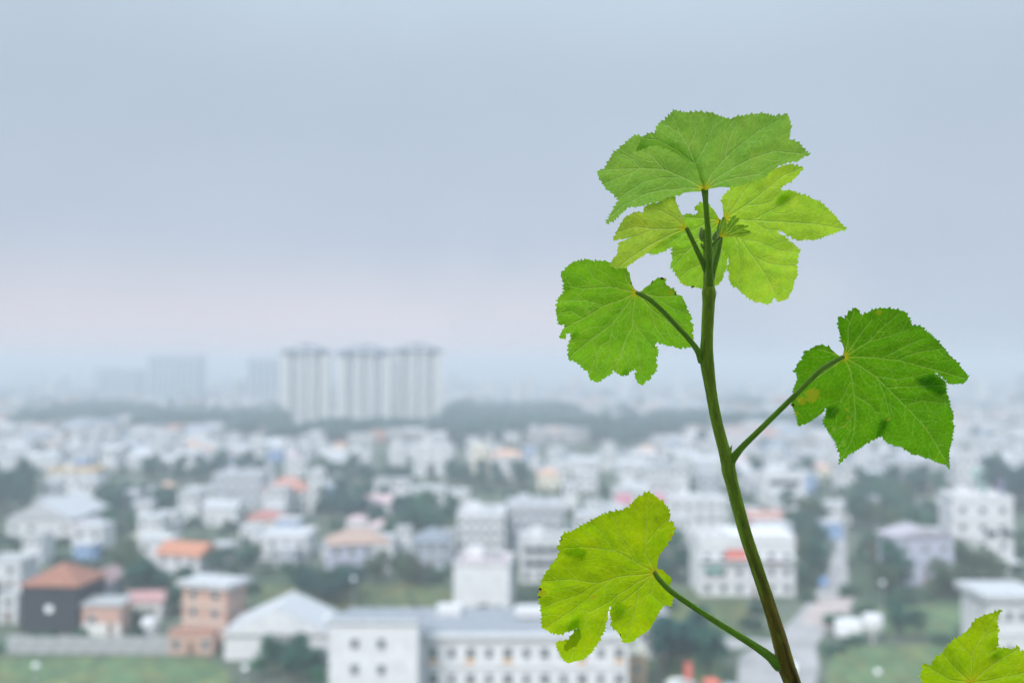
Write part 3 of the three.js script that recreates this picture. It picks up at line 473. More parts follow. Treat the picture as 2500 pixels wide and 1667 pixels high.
vehicle('parked_car', 'blue car stopped on the road near the terraced building', 71.5, -229.5, 1.15, 4.4, 1.8, 1.5, 'car', new THREE.MeshStandardMaterial({ color: lin(0.16, 0.27, 0.52), roughness: 0.3 }));
vehicle('parked_car', 'white car on the wide bottom part of the road', 45.5, -163.5, 1.25, 4.4, 1.8, 1.5, 'car', M.whitePaint);
vehicle('parked_car', 'pale silver car parked nearest the orange tarpaulin', 33.2, -152.8, 1.2, 4.3, 1.8, 1.45, 'car', new THREE.MeshStandardMaterial({ color: lin(0.6, 0.64, 0.68), roughness: 0.3, metalness: 0.4 }));
{
  const o = thing('banner', 'upright orange-red banner standing before the dark trees', 'banner'); o.position.set(26.9, 0, -153); part('pole', CYL, M.metal, o, [0.62, 2.6, 0], [0.08, 5.2, 0.08]); box('cloth', M.red, o, -0.55, 0.57, 2.2, 5.0, -0.02, 0.02); box('foot', M.metal, o, 0.3, 0.95, 0, 0.1, -0.3, 0.3);
  const t = thing('tarpaulin_stall', 'small stall under an orange tarpaulin at the bottom edge', 'stall'); t.position.set(30.2, 0, -151.6); for (const [x, z] of [[-1, -1], [1, -1], [-1, 1], [1, 1]]) part('post', CYL, M.metal, t, [x, 1.1, z], [0.06, 2.2, 0.06]); part('tarpaulin', hip(2.1, 2.1, 0.6, 0.2), M.red, t, [0, 2.2, 0]);
}
const LEAVES = [
  { key: 'top_right_lobes', tone: 0, at: [0.169, 50.1555, -0.8683], e1: [0.9994, 0.0186, -0.0284], e2: [0.0, 0.8363, 0.5483], n: [0.034, -0.548, 0.8358], cup: [-1.5, 0, -1.2],
    outline: [3.1,-0.7,1,-1.1,-1.4,0.8,-4.7,8.1,-7.7,17.9,-11.2,24.5,-14.3,26.5,-21.3,29.2,-29.1,33.4,-35.9,36.5,-43.5,38.3,-50,37.4,-56,34.8,-60.8,32.9,-59.4,36.5,-58.4,40,-56.3,44.1,-53,46.6,-50.6,47.9,-46.5,48.1,-45.1,51.4,-44.5,55.6,-43,58.9,-39,60.3,-36.7,62.4,-34.3,64,-32.8,66.5,-30.5,68.1,-28,67.4,-23.8,66.2,-18.9,66.5,-14.9,66.9,-10.8,67.3,-5.7,66.1,-0.8,66.3,3.4,65.4,7.8,63.3,12.9,61.6,16.3,61.1,21.2,63,28,63.5,36.4,64.8,45,65,50.4,63.2,55.7,62.1,60.9,62.7,66.1,63.6,67.2,62.1,69.5,57.8,70.8,54.4,71,48.5,70,46.1,71.2,43.4,68.8,41.1,72.5,40.8,77.3,38.6,82.3,35.6,84.6,32.7,87.8,29.3,93.1,25.2,87.5,25.4,84.1,23.2,83.6,20.6,78.1,20.3,73.5,20.3,69.1,19,64.5,18.9,61.3,16.5,57.9,15,55,13,52.1,11,53.3,8.7,50.8,7.1,45.6,6.1,41.3,5,37.8,4.3,32.7,2.8,29.4,1.6,25,1.4,19,0.7,12,0.5,6,0.2],
    flaps: [], curls: [],
    veins: [[0,0,-5.3,9.9,-10.8,24,-17.8,38.6,-25.2,49.5,-36.3,55.8,-43,58.1],
      [0,0,5.3,15.1,14.2,28.9,16.3,42.5,20.3,54.8,18.1,60.2],
      [0,0,9.3,9.6,23.8,19.8,40.3,27.7,59.2,32.5,85.3,27.4],
      [0,0,13.2,5.9,26.6,9.9,44,11.6,53.1,10.5],
      [14.2,28.9,28.5,40.3,42.8,52.2,61.2,60.1],
      [-10.8,24,-5.1,36.1,-0.3,49.5,2.8,63.4],
      [-17.8,38.6,-12.9,51.2,-13.1,65.1],
      [-10.8,24,-28.4,35.9,-43.7,43.1,-55.3,43.5]] },
  { key: 'top_left_lobe', tone: 0, at: [0.1697, 50.1562, -0.8718], e1: [0.9987, -0.0275, 0.0434], e2: [0.0, 0.8442, 0.536], n: [-0.0514, -0.5353, 0.8431], cup: [-1.6, 0, -1.2],
    outline: [0.6,-1.5,-4,-2.9,-10.7,-3.4,-18.2,-5.2,-24,-7.4,-29,-9.2,-34.7,-12,-39.6,-15.2,-46.3,-17.6,-53,-20.6,-56.4,-21.3,-60.6,-22.4,-62.5,-20.6,-65.8,-23,-69,-27.7,-73.1,-31.7,-77.2,-36.3,-79.3,-38.6,-81.5,-38.6,-83.5,-42.2,-84,-40.8,-81.6,-36.4,-81.3,-33.3,-79,-28,-76.6,-22.8,-73.9,-16.7,-75,-13.5,-78.5,-11.5,-82.6,-8.8,-86.7,-5.1,-89.5,-0.8,-92.7,3.4,-94,8.3,-93.4,10.6,-88.4,13.1,-84.4,19.9,-80.9,26.5,-76.5,31.3,-71.7,36.1,-68.6,39.8,-64.6,44,-62.2,44.8,-58.8,44.1,-55.4,42.5,-43.9,44.3,-28.7,40.1,-14.7,32.2,-7.2,22,-1.2,8],
    flaps: [], curls: [],
    veins: [[0,0,-19.6,10.1,-36.9,16.2,-57.1,16.5,-93.4,10.6],
      [0,0,-15.3,0.4,-33.8,-1.6,-52.1,-7.7,-66.9,-18.7,-79.2,-32],
      [-19.6,10.1,-38.1,9,-54.6,3.2,-67.6,-7.4,-74,-14.8],
      [-36.9,16.2,-47.7,26.9,-58.2,33],
      [-57.1,16.5,-68.5,9.1,-86.8,-1.4],
      [-57.1,16.5,-64.3,23.8,-73.8,28.1]] },
  { key: 'right_pale', tone: 1, at: [0.1976, 50.1379, -0.9218], e1: [0.9935, 0.0356, -0.1085], e2: [0.0, 0.9502, 0.3115], n: [0.1142, -0.3095, 0.944], cup: [-0.9, 0.2, -0.9],
    outline: [-1.1,1.9,-2.1,8.4,-2.7,13.9,-2.4,17.5,-2.1,20.3,0.1,23,2.8,26.1,4.1,29.3,9.2,31.4,16.7,33.6,24.2,34.8,31.9,36.5,37.6,38.6,39.9,41.3,43.2,43,49.9,44.6,56.7,46.7,62.6,48,66.7,46.5,75.4,45.1,73.1,40.9,70.3,36.8,66.5,33.3,61.7,31.2,56.8,29,54,26.3,53.2,24.1,56.2,24,61.2,23.4,67.3,22.7,71.5,20.7,75.7,19.2,82,17.6,87.4,15,91.8,13.4,97.3,10.9,101.9,7.3,106.6,2.9,112.5,-1.3,116.3,-5.3,119.5,-9.3,122.7,-12.4,126.9,-15.1,121,-16.2,114.7,-18.7,108.5,-21.3,102.2,-22.4,94.9,-23.9,87.4,-23.5,82,-22.7,77,-23.9,72.6,-22.2,68.2,-19.2,63.3,-17,58.4,-14,54.2,-12.4,51.8,-12.7,54.6,-16.2,58.9,-18.3,63.2,-20.9,66.6,-23.9,71.1,-27,75.7,-31.1,78.7,-34.2,77,-37.1,78.2,-42,77.4,-47.9,78.6,-53,80.6,-59.6,78,-64,78.3,-69.1,78.1,-74.8,75,-79.2,73,-83.2,68.4,-84.4,63.8,-85.7,61.2,-82.4,59,-78.1,57.4,-81.1,56.1,-86.7,49.9,-86.9,44.4,-84.5,40.3,-84.8,35.7,-80.9,31.4,-78.7,26.9,-75.4,22.5,-72.2,16.9,-66.9,12.7,-64.7,9.8,-59.7,10.2,-54.7,7.2,-48.7,8.2,-43.9,7.3,-39,6.1,-36.1,3.7,-31.2,0.4,-25.4,-2.3,-21.5,-3.2,-15.8,-4.2,-8.3,-3.2,-1.8],
    flaps: [[53.4,21.8,60.2,23.4,67.3,22.7,64.8,16.8,59,13.3,52.3,9.8,50.9,15.4]], curls: [],
    veins: [[0,0,19.8,11.6,40.2,26.7,57.2,39,73.9,44.5],
      [0,0,26.6,-2.5,60.7,-5.5,92,-8.8,125.3,-15],
      [0,0,17.3,-20.1,29.6,-35.9,45.8,-56.2,58.9,-77.1],
      [0,0,9.3,11.8,16.2,24.5,24.3,33.4],
      [0,0,15.9,-25.8,18.6,-45.2,18.9,-67],
      [26.6,-2.5,41.8,4.5,59.1,12.3,70.6,19.4],
      [26.6,-2.5,41.1,-11.4,54.3,-12.8],
      [17.3,-20.1,36.3,-23.6,56.3,-32.1,77.2,-34.6],
      [29.6,-35.9,46.5,-44.4,65.4,-48.3,77.5,-48.9],
      [19.8,11.6,33.4,12.2,45,14.6,53.3,22.7],
      [0,0,1.7,12,4.7,26.5]] },
  { key: 'left_folded', tone: 2, at: [0.1544, 50.1231, -0.8802], e1: [0.9469, -0.0858, 0.3098], e2: [0.0, 0.9637, 0.267], n: [-0.3215, -0.2528, 0.9125], cup: [0, 0, -3.0],
    outline: [0.2,1.2,-1.1,4.8,-3.8,10.7,-7.2,17.1,-9.9,22.9,-11.1,27.6,-15.6,25.7,-21.5,23.1,-27.4,20.5,-32.2,19.8,-37,17.8,-38.4,15.4,-38,12.4,-39.8,11.4,-44.8,12.1,-49.1,10.7,-51.5,8.8,-55.1,7.5,-57.5,3.1,-59.6,-0.7,-61.4,-4.5,-62.9,-8.9,-65.7,-12.8,-63.1,-14.2,-57.8,-12.7,-51.5,-11.2,-49.7,-10.5,-54,-13.5,-59,-15.6,-61.2,-17,-59.6,-18.8,-61.5,-22.1,-61.2,-25.2,-62.9,-29.2,-66.1,-31.9,-67.4,-34.6,-69.5,-38,-70.9,-42.1,-72.3,-46.1,-73.8,-50.3,-65.4,-49.1,-60,-44.1,-54.8,-39.8,-49.7,-35.6,-43.3,-30.7,-37.1,-26.5,-32.1,-21.8,-27.2,-17.8,-21.1,-13.2,-15.1,-9.8,-8.5,-5.8,-3.2,-3.2,0.1,-1.2],
    flaps: [], curls: [],
    veins: [[0,0,-14.1,-1.8,-28.8,-2.4,-46.1,-0.7,-61,-6.3],
      [0,0,-16.4,-8,-33.4,-18.1,-52.1,-31.8,-71.8,-48.8],
      [0,0,-10.9,8.6,-23.4,14.7,-36.9,16],
      [0,0,-5.7,11.8,-10.4,25.3],
      [-28.8,-2.4,-41,-7.9,-50.9,-10.8]] },
  { key: 'behind_stem', tone: 3, at: [0.1996, 50.1398, -0.9488], e1: [0.9954, 0.0297, -0.0906], e2: [-0.0, 0.9502, 0.3115], n: [0.0953, -0.3101, 0.9459], cup: [-1.0, 0, -1.0],
    outline: [-0.7,1.3,-1.8,2.6,-4,5.9,-6.9,10.5,-10.4,13.8,-12.4,15.1,-17,14.5,-19.1,17.4,-21,16.8,-20.9,14.5,-24.1,13.6,-25.3,11.7,-22.6,10,-21.9,8.1,-24.4,5.5,-27,5.5,-31.6,6.9,-34.8,6.5,-36.6,3.6,-39,-1.6,-41.7,-10.8,-48,-14.7,-55.5,-20.7,-63,-25.4,-69.1,-31.5,-65.2,-32.5,-60,-33.2,-56.2,-31.1,-52.3,-30.4,-49.3,-27.4,-46.1,-25.7,-43.8,-26.7,-43.9,-30.1,-45,-33.5,-44,-38.2,-45.3,-43.7,-43.1,-47.1,-40.5,-50.6,-38.9,-54.7,-36,-58.9,-33,-62.4,-29.5,-64.6,-24.8,-65.3,-20,-66.1,-16.6,-66.8,-12.4,-68,-11.2,-66.9,-7.2,-65.6,-1.9,-64.3,0.8,-64,3.9,-60.9,7,-58.2,7.8,-52.6,10.2,-49.2,9.7,-43.7,9.9,-38.3,10.4,-35.5,9.1,-28.7,7.2,-22,4.5,-11.9,2,-4.6],
    flaps: [], curls: [],
    veins: [[0,0,-16.3,2.2,-34.7,3.6],
      [0,0,-19.2,-5.6,-35.1,-13.4,-53.9,-26.7],
      [0,0,-15.2,-16.3,-30.7,-31.5,-43,-44.4],
      [0,0,-5.5,-21.7,-12,-41.9,-19.4,-65.4],
      [0,0,2.5,-21.9,4.2,-42.2,1.9,-61.6],
      [-15.2,-16.3,-24.9,-18.8,-36,-20.1],
      [-12,-41.9,-26.2,-47.2,-36.8,-56.8],
      [-30.7,-31.5,-38.5,-32.8,-43.6,-34.8]] },
  { key: 'left_middle', tone: 4, at: [0.1128, 50.0674, -0.9016], e1: [0.997, 0.0226, -0.0734], e2: [0.0, 0.9558, 0.2939], n: [0.0768, -0.293, 0.953], cup: [-1.2, 0.2, -1.0],
    outline: [-1.3,2.8,-3.8,6.8,-5.9,14,-8.4,19.5,-10.5,22.3,-12.8,22.3,-19,21.2,-23.7,23.6,-26.1,27.9,-30.8,29,-31.5,26.3,-35.4,29,-38.5,28.2,-41.6,29.4,-44.6,30.5,-48.5,29.3,-53.8,28.5,-58.4,26.5,-62.2,23.3,-64.5,20.2,-68.3,17,-67.1,12.3,-65.2,8.3,-65.9,5.1,-64.7,2,-66.6,-1.2,-68.9,-3.7,-70.8,-6.1,-70.4,-9.3,-71.5,-14.2,-71.8,-19.1,-70.9,-24,-69.7,-28.1,-68.1,-30.9,-65.4,-30.1,-62.7,-28.8,-64.5,-32.9,-66.8,-38,-68.2,-43.9,-65.5,-44.6,-62.4,-42.1,-63.2,-39.2,-60.5,-37.4,-58.1,-39.1,-57.7,-42.8,-59.5,-47.9,-60.1,-53,-59.6,-57.3,-59.9,-62,-59.4,-65,-56.2,-65,-51.8,-68.4,-48.5,-70.1,-46.4,-73.1,-41.9,-75.3,-40.6,-78.8,-40,-82.4,-36.7,-85,-33.8,-86.8,-30.2,-86.4,-28.7,-84.2,-24.7,-83.3,-23.3,-78.9,-20,-79.9,-19.8,-75.4,-17.8,-75,-15.3,-77.7,-11.9,-79.6,-9.3,-81.8,-7,-80.1,-4.9,-82,-2.3,-77.6,2.4,-74.6,4.9,-74.3,4.7,-77.8,3.3,-81.3,4.8,-85.8,8.5,-90.9,12.6,-90.7,14,-87.1,17.8,-87.3,18.6,-81.9,22.6,-79.9,22.3,-75.9,24.7,-74.6,22.7,-69.7,22.3,-64.4,24.5,-61,22.9,-55.8,20.3,-52.7,18.8,-48.3,22.9,-48.9,28,-50.9,34,-53.7,38.1,-53.5,42.4,-55.5,47.4,-54.9,51.7,-55.1,55.8,-54.1,53.9,-51.4,56.7,-44.7,54.8,-41.2,55.7,-36.1,52.2,-29.2,52.3,-23.8,48.1,-17.4,47,-12.4,44.2,-7.4,41.6,-4,37.5,-3.9,35.6,1,31.5,3.2,27.7,6.1,26,8.6,27.9,10.5,25.5,12.2,22.2,12.7,17.5,10.4,12.9,6.5,7.4,3.9,5.9,1.9,2.8,0.4],
    flaps: [[-65.8,5.1,-62.1,7.6,-59.8,5.2,-61.2,1.2,-64.5,1.6], [-58,-39.5,-52.8,-35.2,-51.2,-36.9,-54.9,-42.8,-57.7,-43.7], [-9.5,-80.1,-7.3,-75.7,-3.3,-74,1.6,-74.3,-2.3,-77.6,-4.9,-81.1]], curls: [],
    veins: [[0,0,-23.3,5,-48.1,3.4,-65.2,6.7],
      [0,0,-12.8,-6.6,-29.1,-12.2,-47.6,-24.5,-64.5,-33.8],
      [0,0,-14,-18.8,-20.7,-28.6,-39.2,-43.5,-55.3,-58.1,-59.1,-63.3],
      [0,0,-2.6,-16.5,-2.7,-32.2,-8.9,-45.4,-12.9,-60.7,-15.3,-76.4],
      [0,0,13.8,-15.3,19.5,-33.6,29.3,-46.6],
      [0,0,18.9,-4.1,35.1,-3.8],
      [-20.7,-28.6,-23.3,-45.2,-23.3,-62.3],
      [-29.1,-12.2,-45.6,-7.4,-69.6,-8.1],
      [-2.9,-27.2,8.6,-41.6,20.9,-56.6],
      [13.8,-15.3,32.4,-29.9,50.2,-47.7],
      [-8.9,-45.4,-11.2,-62.5,-17.2,-72.8],
      [-47.6,-24.5,-58.6,-17.2,-70.2,-19.9],
      [0,0,-9.4,11.7,-12.8,21.1],
      [-23.3,5,-39,13.4,-46.9,27.4],
      [18.1,-4.8,31.5,-14.2,50.1,-22.5],
      [-39.2,-43.5,-33.7,-62.2,-34.4,-83.3],
      [-23.3,-45.2,-31,-49.4,-40.2,-77.9],
      [-1.9,-32.2,5.8,-62.9,9.9,-87.8]] },
  { key: 'right_dark', tone: 5, at: [0.3021, 50.0091, -0.9051], e1: [0.9988, 0.0129, -0.0467], e2: [-0.0, 0.9637, 0.267], n: [0.0485, -0.2667, 0.9626], cup: [-1.0, -0.2, -1.2],
    outline: [-0.6,7.6,-2.5,12.8,-4,19.1,-5.3,24.3,-6.3,31.4,-6,36.5,-0.8,34.5,1.2,37.5,5.1,42,7.1,44.5,10.2,43.4,12.5,39.3,15.2,37.8,18.8,39.7,25,42.6,32.4,43.8,42.1,42.7,49.7,41.5,56.4,39.2,58.8,35,61.8,31.3,63.8,26.6,67.7,26.4,71.7,25.7,75.4,21.9,80.7,19.1,85,15.7,89.9,11.8,95.1,6.2,100.2,1.6,105.6,-4.1,112.3,-10,117.9,-16.4,123.5,-21.8,127.9,-26.5,125,-31.3,120.2,-32,114.1,-32,108,-31,102.8,-27.8,97.4,-23,93.5,-20.6,91.1,-19.9,94.3,-22.3,98.9,-25.3,103.5,-29,104.4,-34.6,107.8,-41.6,110,-47.4,113.1,-54.6,116.4,-59.5,119.4,-65.6,118.5,-70.2,121.9,-77.7,121.4,-83.6,122.1,-92.2,121.6,-100.8,122.3,-108.4,123.6,-116.2,126,-123,120.6,-116.5,114,-115.2,107.1,-111.9,100.1,-108,95.1,-107,88.3,-103.2,82.9,-102.8,75.5,-97.9,70,-93.8,64.2,-93.4,58.9,-89.5,56.9,-90.6,51.5,-86,46.6,-80.4,43.4,-80.9,41,-83.1,36.8,-84.2,32.8,-87,27.1,-91.7,22.2,-95.2,17.6,-100,14.1,-104.9,9.8,-111,10.6,-103.5,8.5,-97.3,6.1,-92.3,3.5,-86.2,-0.5,-81.4,-3.1,-77.8,-7,-73,-10.4,-67.1,-11.8,-64.2,-10,-57.9,-9.5,-49.9,-11.7,-53.3,-16.3,-57.9,-21.1,-61.3,-25.8,-64.8,-30.8,-66.6,-34.7,-68.4,-36.7,-60.3,-39.8,-51.7,-41.5,-50.1,-42.2,-43.3,-42,-35.5,-42,-29.9,-39.6,-22.2,-40.9,-19,-40.2,-15.2,-44.3,-15.2,-41.6,-10.4,-40.5,-6.1,-37.1,-3.4,-37.4,0.3,-34,2.5,-36.7,4.5,-31.7,5.6,-27.9,8.8,-22.9,10.9,-17.7,9.8,-12.4,7.2,-8,3.5,-4.2,0.8,-1.1,1.3],
    flaps: [[69.7,-22.4,79.7,-20.8,91.2,-20.2,100.1,-26,103.5,-29.5,106.6,-39.3,100.2,-42.1,88.5,-34.6,77.4,-29.5], [-8.9,-49.9,-3.1,-46.6,0.4,-48.9,0,-54.6,-3.6,-59.1,-9.8,-58.5], [41.1,-82.5,45.2,-61.6,51.9,-61.9,49.8,-69.9,46,-80.1]], curls: [],
    veins: [[0,0,28,-0.9,52.2,-4.9,81.1,-13.3,121.7,-26],
      [0,0,14.9,-8.5,30.8,-18.6,44.2,-31.1,63.2,-48.8,90.7,-74.9,123.3,-117.5],
      [0,0,8.1,-14.8,13.7,-36.8,16.9,-53.7,18.1,-77,11.1,-106],
      [0,0,-9.1,-9.3,-25.4,-22.1,-40.2,-37.7],
      [0,0,-10.1,3.5,-24.7,7.7],
      [0,0,2.6,13.8,2.7,27.2,7.2,41.5],
      [0,0,12.7,18.8,23.3,34],
      [35.5,-1.1,56.5,7.1,76,14.6],
      [22.5,14.5,39.3,18.2,59.6,23.7],
      [32,-19.7,42.8,-37.7,52.2,-64.2],
      [9.1,-24.6,0.9,-44.4,-6.9,-57.9],
      [14.9,-37.9,31.2,-48.5,38.4,-60.1],
      [0,0,22.5,14.5,34.3,27.6,48.8,38.4],
      [63.2,-48.8,79.7,-45.2,111.2,-51],
      [52.2,-4.9,68.2,1.3,96.5,4],
      [30.8,-18.6,54.3,-23.9,81.8,-18.8],
      [16.9,-53.7,8.1,-67.4,-3.5,-75.4],
      [44.2,-31.1,66.3,-31,103.4,-32.3]] },
  { key: 'low_left', tone: 6, at: [0.1279, 49.8165, -0.8929], e1: [0.9953, 0.0233, -0.0944], e2: [0.0, 0.9709, 0.2395], n: [0.0972, -0.2384, 0.9663], cup: [-1.0, 0.1, -1.0],
    outline: [1.5,4.7,1.9,9.1,3.8,15.7,8.5,21,11.6,26.4,14.7,31.6,16.2,37,16.1,42.4,14.5,47.3,9.7,46.5,12.3,51.1,11.2,57.5,8,61.9,3.7,65.7,-0.5,69.5,-4.7,72.3,-7.8,73.4,-12,70.4,-17.3,66.9,-21.5,63.3,-23.5,60.2,-27.7,60.2,-29.8,58.2,-37,57.2,-43.2,55.6,-48.4,53.5,-55.6,50.3,-61.8,46.6,-67.9,42.2,-75.1,37.2,-81.3,35.5,-83.3,30.6,-84.3,25.6,-87.9,22.8,-84.8,20.7,-86.9,15.1,-90.4,9.5,-93.5,3.8,-97.6,-1.5,-100.1,-6.1,-101.1,-12.4,-102.1,-18.3,-102.6,-25.3,-101.4,-32.3,-100.8,-39.4,-99.7,-45.3,-100,-55.1,-94.7,-57.3,-92.6,-60.3,-87.3,-61.3,-83.1,-61.8,-78.9,-60.4,-73.7,-59.6,-66.4,-55.1,-66.3,-60.1,-73.4,-67.7,-80.8,-68.2,-85.5,-69.4,-86.4,-73.9,-84.1,-79.6,-81.8,-86,-77.9,-91.1,-74.6,-93.7,-69.4,-91.5,-64,-90.8,-59.9,-88.8,-57.9,-84.2,-54.8,-81.6,-52,-73.8,-49,-68.7,-48.2,-61.2,-46.1,-61.2,-44.2,-55,-43.4,-48.9,-41.4,-46.5,-41.7,-38.1,-40.3,-32.1,-38.3,-30.4,-36.7,-31,-37.6,-34.5,-39.5,-39.9,-37.1,-46.6,-36.9,-53.3,-33.5,-56.4,-30.1,-60.9,-27.2,-66.6,-25.9,-70.4,-18.9,-70.7,-13.7,-65.8,-8.6,-61.1,-3.4,-56.3,-1.5,-52.7,2.5,-45.6,5.9,-38.6,8.4,-33.9,11.5,-31.7,15.6,-35.6,17.4,-29.8,17.7,-25,13,-17.7,13.9,-12,15.3,-6.3,11.4,-3.2,6.9,2.1,3.1,2.9],
    flaps: [[-84.3,21.3,-75.1,25.4,-67.9,25,-60.7,21.2,-63.7,12.4,-69.9,14.5,-79.2,17.6], [-37.5,-30,-32.6,-26.3,-25,-31.2,-25.8,-38.4,-31.9,-44.2,-36.1,-46.6,-39,-40.5], [-78.4,-60.4,-74,-49.2,-66.8,-41.8,-64.6,-45.3,-65.9,-55.1,-72.6,-59.2]], curls: [[-80.9,-70.8,-81.6,-68,-76.7,-63.8,-67.5,-56.1,-65.5,-58.2,-67.7,-63.8,-72.9,-67.7]],
    veins: [[0,0,-18.8,11,-36.8,21.3,-57.6,24.5,-82.3,23],
      [0,0,-17.5,-1.4,-36.4,-3.8,-50.9,-8.8,-77.9,-5.3,-99.6,-7.8],
      [0,0,-15.2,-8.3,-31.7,-20.5,-42,-28.6],
      [0,0,-9.5,18.5,-8.9,46.6,-7.9,69.8],
      [0,0,-15,-15.2,-16.5,-31.5,-24.5,-65.4],
      [-36.4,-3.8,-56.9,-19.2,-74.3,-37.1,-95.9,-53.7],
      [-18.8,11,-30.7,33.2,-39.1,54.6],
      [-42,-28.6,-59.5,-39.3,-63.3,-55.1,-73.8,-85.7],
      [-50.9,-8.8,-67.3,-19.3,-97.3,-33.2],
      [-36.8,21.3,-47.3,36.5,-57.7,47.1],
      [0,0,-3,-20.3,7.2,-31.5],
      [-15,-15.2,-27.3,-26.5,-33.5,-31],
      [-8.6,27.2,0.7,40.9,11.2,50.1],
      [-31.7,-20.5,-43.6,-42.9,-49.3,-60]] },
  { key: 'corner', tone: 6, at: [0.4039, 49.7225, -0.8823], e1: [0.9989, -0.0149, 0.0455], e2: [0.0, 0.9502, 0.3115], n: [-0.0478, -0.3111, 0.9492], cup: [-1.0, 0, -1.0],
    outline: [-35.4,-12.8,-40.2,-3,-42,0.6,-42.9,7.2,-41.9,10,-41.8,16.2,-39.6,16.1,-37.6,14.7,-34.5,15.5,-32.6,18.8,-32.1,23.1,-29.5,24.4,-26.3,28.3,-20.1,35.4,-18.8,40.1,-14.2,44.4,-5.9,53.9,0.5,60.1,7,64.2,12.3,66.7,18.1,69.5,19.5,69.6,17.8,67.7,16.2,64.3,16.5,61.3,15.8,58.9,17,55.9,16.4,52.4,19.3,51.4,18.8,46.8,19.4,43.3,18.6,39.7,20.2,37.9,18.2,34.6,17.7,30.9,19.4,32.5,20.2,33.5,22.8,31.2,26.8,33.3,29.3,32.2,32,33.2,34.4,33.5,37.4,35.8,38.5,30.8,41.9,31.3,48.2,30.1,53.7,24.6,60.1,13.7,59.7,2.8,56.5,-11,48.6,-22.1,37.4,-27.6,24.8,-24.6,12,-18.9,6.1,-10.4,1.8,-3.3,-1,-3.4,-2.8,-13.6,-11.3,-19.7,-25.1,-20.6],
    flaps: [[13.5,22.5,16.3,27.3,20.7,33,24.3,30.4,22.7,24.1,17,20.9]], curls: [],
    veins: [[0,0,-15.5,13.5,-26.1,26.2],
      [0,0,-1.6,24.8,4.1,45.6,16.9,67.7],
      [0,0,16.5,17.2,37.2,34],
      [0,0,27.7,3.7,55.5,11.2],
      [0,0,-18.8,2.4,-41.7,14.9],
      [0,0,15.9,-13.1,31.8,-23.4],
      [-1.6,24.8,-10.9,34.8,-16.1,40.8],
      [4.1,45.6,10.7,48.8,16.5,50.9],
      [16.5,17.2,12.9,27.7,17.9,33],
      [0,0,-12.5,-11.2,-25.5,-17.7]] },
  { key: 'young', tone: 7, at: [0.1868, 50.1161, -0.8893], e1: [0.9813, -0.0425, 0.1877], e2: [0.0, 0.9753, 0.2209], n: [-0.1925, -0.2167, 0.9571], cup: [0, 0, -6],
    outline: [-1.3,1.4,-0.3,6.7,0.8,13.2,2.5,17.7,4,16.7,4.9,13.2,5.6,11.3,8.1,14.9,11.1,18.8,13,19.1,12.5,15.9,15,16.9,16,15.3,12.9,12,11.4,10.1,14,10.8,17.1,11.1,21,10.6,24.5,10.3,21.7,8.6,19.5,8,23,6.4,26,5.2,26,3.9,22.9,2.5,18.2,0.8,11.8,0,5.5,-0.1,0.7,-0.3],
    flaps: [], curls: [],
    veins: [[0,0,1.3,8.3,3.2,16.4],
      [0,0,6.7,8.4,12.1,17.8],
      [0,0,8.4,6.2,15.4,15.6],
      [0,0,11.7,4.3,21,9.9],
      [0,0,13.4,1.7,25.3,4.5]] },
];
